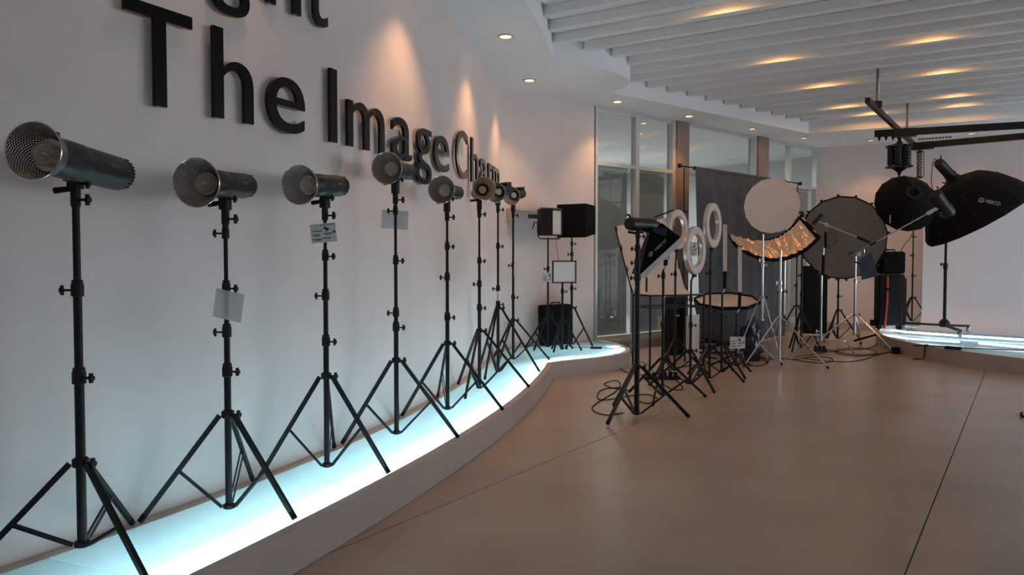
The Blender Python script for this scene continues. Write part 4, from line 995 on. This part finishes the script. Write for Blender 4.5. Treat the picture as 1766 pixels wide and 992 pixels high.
cJ = V((XP(1315, 11.1, 1), 11.1, 0)); tripod('slim chrome stand with folded legs left of the large chrome tripod', cJ, 0, ZP(552, 11.1), ZP(513, 11.1), around(cJ, (cJ.x + .56, cJ.y + .83), r=.38), ZP(404, 11.1), [ZP(456, 11.1), ZP(448, 11.1)], r=.015, m='chrome', legr=.009, group='chrome stands', brace=False)

# white round softbox with its lamp
ax = V((-.52, -.86, .02)).normalized(); rc = P(1331, 355, 12.1)
octabox('round white fronted softbox above the gold reflector', rc, ax, .83, .34, 16, 'black_fabric', 'white_diffuser', None, power=.6, lip=.008, rimm='white_diffuser')
Fm = rc - ax * .36; cW = V((XP(1384, Fm.y + .12, 1.5), Fm.y + .14, 0)); zw = ZP(372, cW.y)
tripod('black stand behind the gold reflector under the white softbox', cW, 0, .06, .6, around(cW, (cW.x - .2, cW.y - .2), r=.30), zw, [1.2, .9], r=.0165, group=GRP)
monolight('black strobe behind the round white softbox', Fm + V((.20, .14, .0)) , Fm, V((cW.x, cW.y, zw)), .06, GRP)

# large grey octagonal softbox facing the room
rc = P(1453, 410, 13.3); ax = (V((0.3, 0, 1.45)) - rc).normalized(); ax = (ax + V((-.22, 0, 0))).normalized()
t = octabox('very large grey fronted softbox with a black rim', rc, ax, 1.39, .5, 16, 'black_fabric', 'grey_diffuser', None, power=.5, lip=.03, ph=.1)
x, y, _ = frame(ax)
for k in range(16):
    a = 2 * PI * k / 16 + .1; obj('rim_clip', MB().box(rc + (x * math.cos(a) + y * math.sin(a)) * .71 + ax * .02, (.03, .03, .03)), 'black_plastic', t, flat=True)
em = MB(); ec = rc + ax * .024 + P(1432, 413, 13.3) - P(1453, 410, 13.3)
em.lathe([(.085, 0), (.125, .001)], ec, ax, 28, False); obj('emblem', em, mat('emblem_grey', (.14, .14, .137), .7, noise=.05, scale=10), t, flat=True)
cG = V((rc.x + .25, 14.05, 0)); monolight('strobe behind the large grey softbox', V((cG.x + .08, 14.15, rc.z + .0)), rc - ax * .5, V((cG.x, cG.y, rc.z - .12)), .055, GRP)
tripod('black stand behind the large grey softbox', cG, 0, .06, .55, around(cG, (cG.x - .3, cG.y - .2), r=.38), rc.z - .12, [1.1, .8], r=.0165, group=GRP)

# century stand with bent legs and grip arm
cL = V((XP(1416, 12.0, .5), 12.0, 0)); YL = 12.0
t = thing('century_stand', 'chrome century stand with bent legs in front of the grey softbox', 'light stand', cL, 'chrome stands')
obj('column_tube', MB().tube(cL + V((0, 0, ZP(590, YL))), cL + V((0, 0, ZP(474, YL))), .016, n=12), 'chrome', t)
obj('rubber_grip', MB().tube(V((XP(1419, YL, 1.2), YL, ZP(476, YL))), V((XP(1420, YL, 1.3), YL, ZP(440, YL))), .022, n=12), 'rubber', t)
obj('upper_tube', MB().tube(cL + V((.02, 0, ZP(442, YL))), cL + V((.035, 0, ZP(400, YL))), .011, n=10), 'chrome', t)
for k, (p1, p2) in enumerate((((1386, 580), (1373, 612)), ((1455, 588), (1474, 613)), ((1418, 578), (1428, 592)))):
    z0 = ZP((578, 586, 582)[k], YL); a = cL + V((0, 0, z0)); b = P(p1[0], p1[1] - 2, YL - (.05, .12, -.3)[k]); c_ = G(*p2) if k < 2 else V((cL.x + .12, cL.y + .55, 0))
    if k == 2: b = V((cL.x + .08, cL.y + .34, z0))
    lg = obj('bent_leg', MB().path([a, a + (b - a) * .9, b + V((0, 0, -.02)), b + (c_ - b) * .2 + V((0, 0, .01)), c_ + V((0, 0, .012))], .0125, 8), 'chrome', t)
    obj('leg_sleeve', MB().tube(cL + V((0, 0, z0 - .02)), cL + V((0, 0, z0 + .02)), .021, n=12), 'steel', lg)
knob(cL + V((-.02, 0, ZP(572, YL))), (-1, -.2, 0), t, 'chrome', 1.5)
hd_ = P(1424, 388, YL); obj('grip_head', MB().lathe([(.03, -.03), (.036, -.02), (.036, .02), (.03, .03)], hd_, (0, 1, 0), 16), 'steel', t)
obj('grip_handle', MB().tube(P(1424, 400, YL - .03), P(1424, 428, YL - .03), .02, n=10), 'rubber', t)
obj('arm', MB().tube(P(1402, 379, YL - .04), P(1480, 410, YL - .04), .009, n=8), 'chrome', t); obj('arm_grip', MB().tube(P(1478, 409, YL - .04), P(1500, 418, YL - .04), .02, n=10), 'rubber', t)
obj('arm_head', MB().bar(P(1402, 386, YL - .06), P(1417, 370, YL - .06), .06, .05), 'black_plastic', t, flat=True)

# boom stand
cM = V((XP(1474, 12.8, .5), 12.8, 0)); YM = 12.8; fM = around(cM, G(1549, 611), r=.74)
tripod('wide chrome boom stand left of the red trimmed case', cM, 0, ZP(577, YM), ZP(543, YM), fM, ZP(440, YM), [ZP(485, YM)], r=.02, m='chrome', legr=.013, group='chrome stands', name='boom_stand', brace=False)
tm = [o for o in C.objects if o.name.startswith('boom_stand') and o.parent is None][-1]
obj('black_brace', MB().bar(V((cM.x, cM.y, ZP(588, YM))), cM + (fM[0] - cM) * .55 + V((0, 0, .27)), .03, .03), 'black_metal', tm, flat=True)
obj('wheel_lock', MB().box(fM[0] + V((.0, 0, .05)), (.09, .09, .1)), 'rubber', tm)
bA, bB = P(1412, 472, 12.9), P(1615, 360, 11.3)
t = thing('boom_pole', 'long thin chrome boom pole slanting up to the black softboxes', 'boom arm', bA); obj('outer_tube', MB().tube(bA, bA + (bB - bA) * .5, .013, n=10), 'chrome', t)
obj('inner_tube', MB().tube(bA + (bB - bA) * .48, bB, .0095, n=10), 'chrome', t); obj('joint', MB().tube(bA + (bB - bA) * .47, bA + (bB - bA) * .52, .019, n=10), 'black_plastic', t)
obj('pivot', MB().box(P(1474, 438, 12.6), (.07, .3, .07)), 'steel', t, flat=True); obj('end_clamp', MB().bar(bA + (bB - bA) * .93, bB + (bB - bA) * .02, .035, .045), 'steel', t, flat=True)
obj('counterweight_hook', MB().path([bA + (bB - bA) * .42 + V((0, 0, 0)), bA + (bB - bA) * .42 - V((0, 0, .07)), bA + (bB - bA) * .42 - V((0, 0, .14))], .004, 5), 'chrome', t)
# small dark blue softbox on the boom stand
t = thing('softbox', 'small dark blue softbox beside the boom stand top', 'softbox', P(1497, 460, 12.2)); q = [(1481, 449), (1503, 434), (1514, 476), (1486, 483)]
a4 = [P(*p_, 12.15) for p_ in q]; b4 = [P(1504 + (p_[0] - 1496) * .35, 462 + (p_[1] - 460) * .35, 12.4) for p_ in q]
for k in range(4): obj('side_panel', MB().sheet([[a4[k], a4[(k + 1) % 4]], [b4[k], b4[(k + 1) % 4]]], .006), 'blue_fabric', t, flat=True)
obj('front_cover', MB().sheet([[a4[0], a4[1]], [a4[3], a4[2]]], .006), 'blue_fabric', t, flat=True); obj('mount_arm', MB().tube(P(1475, 452, 12.76), P(1500, 462, 12.41), .012, n=8), 'black_metal', t)

# ------------------------------------------------------------------ cases near the studio wall
pk = V((XP(1404, 15.6, .5), 15.6, 0)); t = thing('equipment_case', 'tall flat black case standing in the far corner', 'case', pk)
rbox('body', pk + V((0, 0, .66)), (.46, .16, 1.32), (1, -.1, 0), 'case_grey', t, .02); obj('zip', MB().path([pk + V((-.19, -.085, .08)), pk + V((-.19, -.085, 1.24)), pk + V((.19, -.125, 1.24)), pk + V((.19, -.125, .08))], .006, 5), 'rubber', t)
ps = V((XP(1533, 14.1, .5), 14.1, HP)); t = thing('rolling_case', 'black rolling case with a red stripe on the round stage', 'case', ps)
sx2 = V((1, -.12, 0)).normalized(); sn2 = V((sx2.y, -sx2.x, 0))
rbox('body', ps + V((0, 0, .53)), (.43, .3, .9), sx2, 'case_grey', t, .035)
rbox('side_pocket', ps + sx2 * .22 + V((0, .05, .53)), (.12, .24, .78), sx2, 'case_grey', t, .03)
obj('red_stripe', MB().path([ps - sx2 * .085 + sn2 * .155 + V((0, 0, .95)), ps - sx2 * .09 + sn2 * .16 + V((0, 0, .5)), ps - sx2 * .105 + sn2 * .16 + V((0, 0, .25)), ps - sx2 * .13 + sn2 * .165 + V((0, 0, .03))], .026, 6), 'red_trim', t)
obj('strap', MB().box(ps - sx2 * .09 + sn2 * .18 + V((0, 0, .72)), (.08, .02, .05), sx2, sn2), 'rubber', t, flat=True)
obj('red_piping', MB().path([ps + sx2 * .16 + sn2 * .15 + V((0, 0, .12)), ps + sx2 * .16 + sn2 * .15 + V((0, 0, .92))], .008, 5), mat('dark_red', (.09, .012, .01), .6, noise=.1, scale=20), t)
for s in (-1, 1): obj('wheel', MB().tube(ps + sx2 * .17 * s - V((0, .03, -.045)), ps + sx2 * .17 * s + V((0, .03, .045)), .045, n=14), 'rubber', t)
obj('foot_block', MB().box(ps - sx2 * .25 + V((0, 0, .12)), (.1, .12, .1), sx2, sn2), 'rubber', t, flat=True)
pq = ps + V((0, .02, .985)); t = thing('backpack', 'black backpack standing on top of the rolling case', 'bag', pq)
rbox('body', pq + V((.02, 0, .20)), (.44, .26, .40), sx2, 'black_fabric', t, .06); rbox('front_pocket', pq + V((-.02, -.15, .14)), (.3, .06, .22), sx2, 'black_fabric', t, .025)
obj('top_handle', MB().path([pq + V((-.08, 0, .385)), pq + V((-.07, 0, .43)), pq + V((.09, 0, .43)), pq + V((.1, 0, .385))], .012, 6), 'rubber', t)

# ------------------------------------------------------------------ white paper backdrop and its stand
nW = NR.dot(WB)
def RW(px, n_, z): # on a vertical plane parallel to the studio wall
    tx = (px - 883) / FPX; Y = n_ / (NR.x * tx + NR.y); return V((tx * Y, Y, z))
pL = RW(1591, nW - .62, 0); zt2 = ZP(352, pL.y); rows = []
fr_n = NR.dot(G(1700, 577, HP)); dep = NR.dot(pL) - fr_n
prof = [(0, zt2)] + [(0, HP + .5)] + [(.5 - .5 * math.cos(PI / 2 * k / 8), HP + .5 - (.5 - .004) * math.sin(PI / 2 * k / 8)) for k in range(1, 9)]
prof = [(0, zt2), (0, 1.6), (0, HP + .5)] + [(.5 * (1 - math.cos(PI / 2 * k / 8)), HP + .004 + .5 * (1 - math.sin(PI / 2 * k / 8))) for k in range(1, 9)] + [(dep, HP + .004)]
for d_, z in prof: rows.append([pL - NR * d_ + DR * (2.75 * j / 12) + V((0, 0, z)) for j in range(13)])
t = thing('paper_backdrop', 'wide white paper backdrop sweeping down onto the round stage', 'backdrop', (pL.x, pL.y, HP)); obj('paper_sweep', MB().sheet(rows), 'backdrop_paper', t, sharp=180)
obj('paper_roll', MB().tube(pL + V((0, 0, zt2)) + NR * .04, pL + DR * 2.75 + V((0, 0, zt2)) + NR * .04, .045, n=16), 'backdrop_paper', t)
cN = RW(1574, nW - .48, 0)
tripod('slim black stand at the left edge of the white backdrop', cN, HP, HP + .05, ZP(513, cN.y), around(cN, (cN.x + .3, cN.y - .12), r=.34, k=(0, 130, 235)), zt2 + .06, [ZP(475, cN.y), ZP(440, cN.y), ZP(408, cN.y)], r=.015, group='backdrop stands')
cN2 = pL + DR * 2.92 + NR * .12; tripod('black backdrop stand beyond the right edge of the picture', cN2, HP, HP + .05, .8, around(cN2, (cN2.x + .3, cN2.y - .12), r=.30, k=(0, 130, 235)), zt2 + .06, [1.1, 1.6], r=.015, group='backdrop stands')
t = thing('backdrop_bar', 'black crossbar carrying the white paper roll', 'bar', cN + V((0, 0, zt2))); obj('bar', MB().tube(cN + V((0, 0, zt2 + .02)) - NR * .05, cN2 + V((0, 0, zt2 + .02)) - NR * .05, .015, n=8), 'black_metal', t)
obj('hook', MB().box(cN + V((0, 0, zt2 + .04)), (.05, .08, .06), DR, NR), 'black_plastic', t, flat=True)

# wheeled stand with the big black softbox
cO = V((XP(1629, 13.3, .5), 13.3, 0)); t = thing('wheeled_stand', 'black wheeled stand on the round stage', 'light stand', (cO.x, cO.y, HP))
zb = ZP(558, 13.3)
obj('column_tube', MB().tube(cO + V((0, 0, zb - .05)), cO + V((0, 0, ZP(455, 13.3))), .026, n=14), 'black_metal', t)
cl = obj('clamp', MB().lathe([(.03, -.05), (.036, -.04), (.036, .04), (.03, .05)], cO + V((0, 0, ZP(459, 13.3))), (0, 0, 1), 14), 'black_plastic', t); knob(cO + V((-.03, 0, ZP(456, 13.3))), (-1, -.2, 0), cl, s=1.3)
obj('upper_tube', MB().tube(cO + V((0, 0, ZP(455, 13.3))), cO + V((0, 0, ZP(324, 13.3))), .02, n=12), 'black_metal', t)
obj('hub', MB().lathe([(.07, -.06), (.085, -.04), (.08, .03), (.04, .07)], cO + V((0, 0, zb)), (0, 0, 1), 16), 'black_metal', t)
for px, py in ((1557, 568), (1672, 574), (1656, 583)):
    f = G(px, py, HP); d = (f - V((cO.x, cO.y, HP))).normalized(); L = (V((f.x, f.y, 0)) - V((cO.x, cO.y, 0))).length
    lg = obj('base_leg', MB().bar(cO + V((0, 0, zb - .03)) + d * .05, cO + d * L + V((0, 0, zb - .06)), .045, .035), 'black_metal', t, flat=True)
    wc = cO + d * (L - .02) + V((0, 0, HP + .052)); s = V((-d.y, d.x, 0))
    obj('caster_wheel', MB().tube(wc - s * .016, wc + s * .016, .045, n=16), 'steel', lg); fk = MB()
    for q in (-1, 1): fk.bar(wc + s * .024 * q, wc + s * .024 * q + V((0, 0, .06)), .03, .006)
    fk.box(wc + V((0, 0, .062)), (.05, .06, .012), d, s); obj('caster_fork', fk, 'steel', lg, flat=True)
ax = V((.53, -.07, -.84)).normalized(); rc = P(1686, 372, 12.35)
t = octabox('huge deep black softbox tilted down on the wheeled stand', rc, ax, 1.63, .68, 16, 'black_fabric', 'white_diffuser', 'black softboxes over the round stage', power=.45, lip=.05, r0=.09)
x, y, _ = frame(ax); lm = MB(); lc = P(1690, 347, 12.25); sd_ = V((.93, .05, -.28)).normalized(); uy = (V((0, 0, 1)) - sd_ * sd_.z).normalized()
ap = rc - ax * .68
monolight('black strobe feeding the huge tilted softbox', ap - V((.30, .12, -.24)), ap - ax * .01, V((cO.x, cO.y + .0, ZP(326, 13.3))), .08, 'strobes over the round stage')
# two fixed overhead rails
ra, rb = G(1496, 173, 3.5), G(1576, 249, 3.5)
t = thing('ceiling_rail', 'fixed black overhead rail hung on rods from the slatted ceiling', 'rail', ra); obj('rail', MB().bar(ra, rb, .06, .07), 'black_metal', t, flat=True)
for px, py in ((1513, 183), (1564, 228)):
    q = G(px, py, 3.53); obj('hanger_rod', MB().tube(q, V((q.x, q.y, HR)), .022, n=8), 'shell_metal', t); obj('rod_clamp', MB().box(q + V((0, 0, .02)), (.09, .09, .09)), 'black_metal', t, flat=True)
def moving_rail(label, pa, pb_, z=3.4, hooks=0):
    a, b = G(*pa, z), G(*pb_, z); b = a + (b - a) * 2.2; d = (b - a).normalized(); t = thing('sliding_rail', label, 'rail', a, 'sliding black ceiling rails')
    obj('rail', MB().bar(a, b, .075, .10), 'black_metal', t, flat=True)
    for k in range(hooks):
        q = a + d * (.07 + .095 * k) - V((0, 0, .04)); obj('cable_runner', MB().lathe([(.006, -.075), (.022, -.03), (.034, 0)], q, (0, 0, 1), 8), 'black_plastic', t)
    return a, d, t
a1, d1, t1 = moving_rail('upper sliding black rail with a row of cable runners', (1508, 231), (1766, 216), 3.38, 3)
a2, d2, t2 = moving_rail('lower sliding black rail holding the extended scissor arm', (1578, 252), (1766, 235), 3.38)
for a, d, t, s in ((a1, d1, t1, .42), (a2, d2, t2, .12)): obj('carriage', MB().box(a + d * s - V((0, 0, .01)), (.32, .14, .12), d, V((-d.y, d.x, 0))), 'black_metal', t, flat=True)
def scissor(label, top, bot, wid, units, th, plates=True):
    top, bot = V(top), V(bot); t = thing('pantograph', label, 'scissor arm', top, 'scissor arms on the ceiling rails'); h_ = (top.z - bot.z) / units
    for k in range(units):
        z1, z0 = top.z - h_ * k, top.z - h_ * (k + 1); mb = MB()
        for dx, dy_ in ((wid / 2, 0), (0, wid / 2)):
            for s in (-1, 1): mb.bar(V((top.x - dx * s + (0 if dx else th), top.y - dy_ * s, z1)), V((top.x + dx * s, top.y + dy_ * s, z0)), th, th * .6)
        obj('scissor_bars', mb, 'black_metal', t, flat=True)
    if plates:
        for z in (top.z, bot.z): obj('end_plate', MB().box(V((top.x, top.y, z)), (wid * .8, wid * .8, .03)), 'black_metal', t, flat=True)
    return t
p0, p1 = P(1551, 252, a1.y + d1.y * .42), P(1551, 288, a1.y + d1.y * .42)
t = scissor('collapsed black scissor arm under the upper rail', p0, p1, .36, 7, .03)
for k in range(6):
    a = 2 * PI * k / 6; obj('spring_drum', MB().tube(V((p0.x + .13 * math.cos(a), p0.y + .13 * math.sin(a), p0.z - .02)), V((p0.x + .13 * math.cos(a), p0.y + .13 * math.sin(a), p1.z + .03)), .045, n=8), 'black_metal', t)
obj('top_hanger', MB().lathe([(.03, 0), (.05, .04), (.02, .09), (.035, .13)], p0, (0, 0, 1), 12), 'black_metal', t)
obj('funnel', MB().lathe([(.02, -.12), (.03, -.08), (.12, -.01), (.16, 0)], p1, (0, 0, 1), 12), 'black_metal', t)
YS = a2.y + d2.y * .05; p2, p3 = P(1586, 262, YS), P(1586, 306, YS); t = scissor('extended black scissor arm hanging behind the hanging softbox', p2, p3, .10, 10, .012)
for s in (-1, 1): obj('cable', MB().tube(V((p2.x + s * .055, p2.y - .03, p2.z)), V((p3.x + s * .055, p3.y - .03, p3.z)), .006, n=5), 'rubber', t)
obj('top_hanger', MB().tube(p2, V((p2.x, p2.y, a2.z)), .02, n=8), 'black_metal', t)
# hanging black softbox seen from behind
YO = a1.y + d1.y * .42; ax = V((.16, .90, -.32)).normalized(); rc = P(1563, 350, YO - .05)
t = octabox('round black softbox hanging from the collapsed scissor arm', rc, ax, .90, .36, 16, 'black_fabric', 'white_diffuser', 'black softboxes over the round stage', power=.55, lip=.03, r0=.10)
obj('hang_bracket', MB().path([p1 - V((0, 0, .1)), p1 - V((0, 0, .16)), rc - ax * .37 + V((0, 0, .12))], .018, 8), 'black_metal', t)
obj('tape_mark', MB().box(P(1535, 378, YO - .30), (.02, .006, .12)), 'logo_grey', t, flat=True)
lm = MB()
# lettering on the big tilted softbox, laid on its upper flank
sh = [o for o in C.objects if o.parent and o.parent.get('label', '').startswith('huge deep black') and o.name.startswith('shell')][0]
from mathutils.bvhtree import BVHTree
bv = BVHTree.FromPolygons([v.co + ROOT[sh.name] for v in sh.data.vertices], [list(p.vertices) for p in sh.data.polygons])
def hit(px, py): r = bv.ray_cast(V((0, 0, CH)), ray(px, py).normalized()); return r[0], r[1]
h0, n0 = hit(1689, 348); h1, n1 = hit(1717, 354)
if h0 and h1:
    e = (h1 - h0).normalized(); nn = (n0 + n1).normalized(); nn = nn if nn.y < 0 else -nn; u_ = nn.cross(e); u_ = u_ if u_.z > 0 else -u_
    put_text(lm, 'VISICO', h0 + e * .07 + nn * .02, e, u_, .05, 0, .2); emblem(lm, h0 + e * .02 + u_ * .02 + nn * .02, e, u_, .032)
    obj('logo', lm, 'logo_white', sh.parent, flat=True)
monolight('black strobe on the boom pole end between two black softboxes', P(1612, 335, 11.2), P(1636, 368, 11.35), P(1622, 371, 11.28), .09, 'strobes over the round stage')
R9 = ap - V((.30, .12, -.24)); E9 = P(1612, 335, 11.2); mb = MB(); mb.path([R9, R9 + V((-.07, -.03, .05)), R9 + V((-.14, -.1, -.03)), R9 + (E9 - R9) * .5 + V((-.08, 0, -.03)), E9 + V((-.03, 0, .06)), E9], .006, 6)
tag(obj('lamp_cable', mb, 'rubber', origin=R9), 'thin black cable looping between the two strobes by the huge softbox', 'cable')
mb = MB(); mb.path([P(1576, 396, 14.2), P(1570, 410, 14.2), P(1560, 422, 14.2), P(1554, 432, 14.2), P(1552, 437, 14.2)], .006, 5)
tag(obj('lamp_cable', mb, 'rubber', origin=P(1570, 410, 14.2)), 'thin cable falling from the hanging softbox to the backpack', 'cable')

# ------------------------------------------------------------------ cables and power strips on the floor
def cable(label, pts, r=.0055, n=60, z=.007):
    s = smooth(pts, n); mb = MB(); mb.path([G(x, y, z) for x, y in s], r, 6); return tag(obj('floor_cable', mb, 'rubber', origin=G(*pts[0])), label, 'cable', 'black cables on the floor')
cable('black cable looping left of the front black stand', [(1075, 712), (1050, 716), (1030, 712), (1021, 704), (1030, 695), (1048, 684), (1062, 675), (1070, 663), (1062, 656), (1046, 660), (1043, 664), (1060, 670), (1085, 673)])
cable('black cable coil behind the front black stand legs', [(1098, 690), (1115, 696), (1130, 692), (1134, 688), (1120, 681), (1100, 681), (1078, 684), (1058, 688), (1040, 690), (1031, 687), (1033, 676), (1048, 670), (1080, 668)])
cable('black cable from the round platform to the power strip', [(1072, 634), (1075, 640), (1100, 646), (1118, 647), (1138, 644)])
cable('black cable winding around the middle stands', [(1138, 648), (1160, 652), (1175, 665), (1176, 672), (1160, 672), (1150, 666), (1142, 662)])
cable('long black cable running right from the power strip', [(1140, 640), (1180, 632), (1230, 626), (1270, 625), (1300, 622), (1320, 618), (1326, 624), (1310, 631), (1290, 629), (1285, 624), (1300, 616), (1320, 614)])
cable('black cable crossing under the chrome tripod', [(1315, 622), (1340, 618), (1365, 620), (1390, 624), (1420, 626), (1436, 622), (1430, 617), (1400, 616), (1370, 620)])
cable('long black cable curving to the boom stand foot', [(1385, 618), (1420, 622), (1460, 624), (1490, 620), (1510, 613), (1530, 608), (1546, 606)])
cable('black cable coil beside the century stand', [(1425, 602), (1450, 608), (1480, 612), (1508, 610), (1512, 606), (1490, 601), (1460, 601), (1440, 605), (1450, 611), (1490, 614), (1540, 606)])
cable('bundle cable behind the chrome tripod', [(1370, 615), (1400, 612), (1425, 607), (1460, 604), (1500, 600), (1515, 590)])
def strip(label, p, d, n_=6):
    p, d = V(p), V(d).normalized(); s = V((-d.y, d.x, 0)); t = thing('power_strip', label, 'power strip', p, 'power strips on the floor')
    obj('casing', MB().box(p + V((0, 0, .022)), (.07 * n_, .06, .04), d, s), 'black_plastic', t, flat=True)
    for k in range(n_): obj('plug', MB().box(p + d * (.065 * (k - (n_ - 1) / 2)) + V((0, 0, .065)), (.035, .04, .05), d, s), 'rubber', t, flat=True)
strip('black power strip full of plugs behind the front stand', G(1142, 655), (1, .05, 0), 6)
strip('small black plug block on the floor by the century stand', G(1414, 607), (1, .1, 0), 3)
# cable lying on the front of the round stage
ep = smooth([(1575, 596.5, 0), (1610, 597, 0), (1650, 600, 0), (1700, 602, 0), (1740, 603.5, 0), (1800, 605, 0)], 40)
mb = MB(); mb.path([G(x, y, HP + .012) for x, y, _ in ep], .008, 6); g_ = (G(1552, 597, HP) - V((cc.x, cc.y, HP))).normalized(); mb.path([cc + g_ * (RR + .20) + V((0, 0, .01)), cc + g_ * (RR + .03) + V((0, 0, .012)), cc + g_ * (RR + .02) + V((0, 0, HP + .002)), cc + g_ * (RR - .03) + V((0, 0, HP + .012)), G(1575, 596.5, HP + .012)], .008, 6)
t = thing('stage_cable', 'black cable with an inline box on the front edge of the round stage', 'cable', G(1610, 597, HP)); obj('lead', mb, 'rubber', t)
obj('inline_box', MB().bar(G(1630, 599, HP + .025), G(1658, 601.5, HP + .025), .05, .04), 'black_plastic', t, flat=True)
mb = MB(); mb.path([G(1762, 712, .01), G(1761, 716, .02), G(1765, 719, .02), G(1790, 715, .02)], .012, 6); tag(obj('floor_cable', mb, 'rubber', origin=G(1765, 716)), 'dark cable end on the floor at the right picture edge', 'cable')
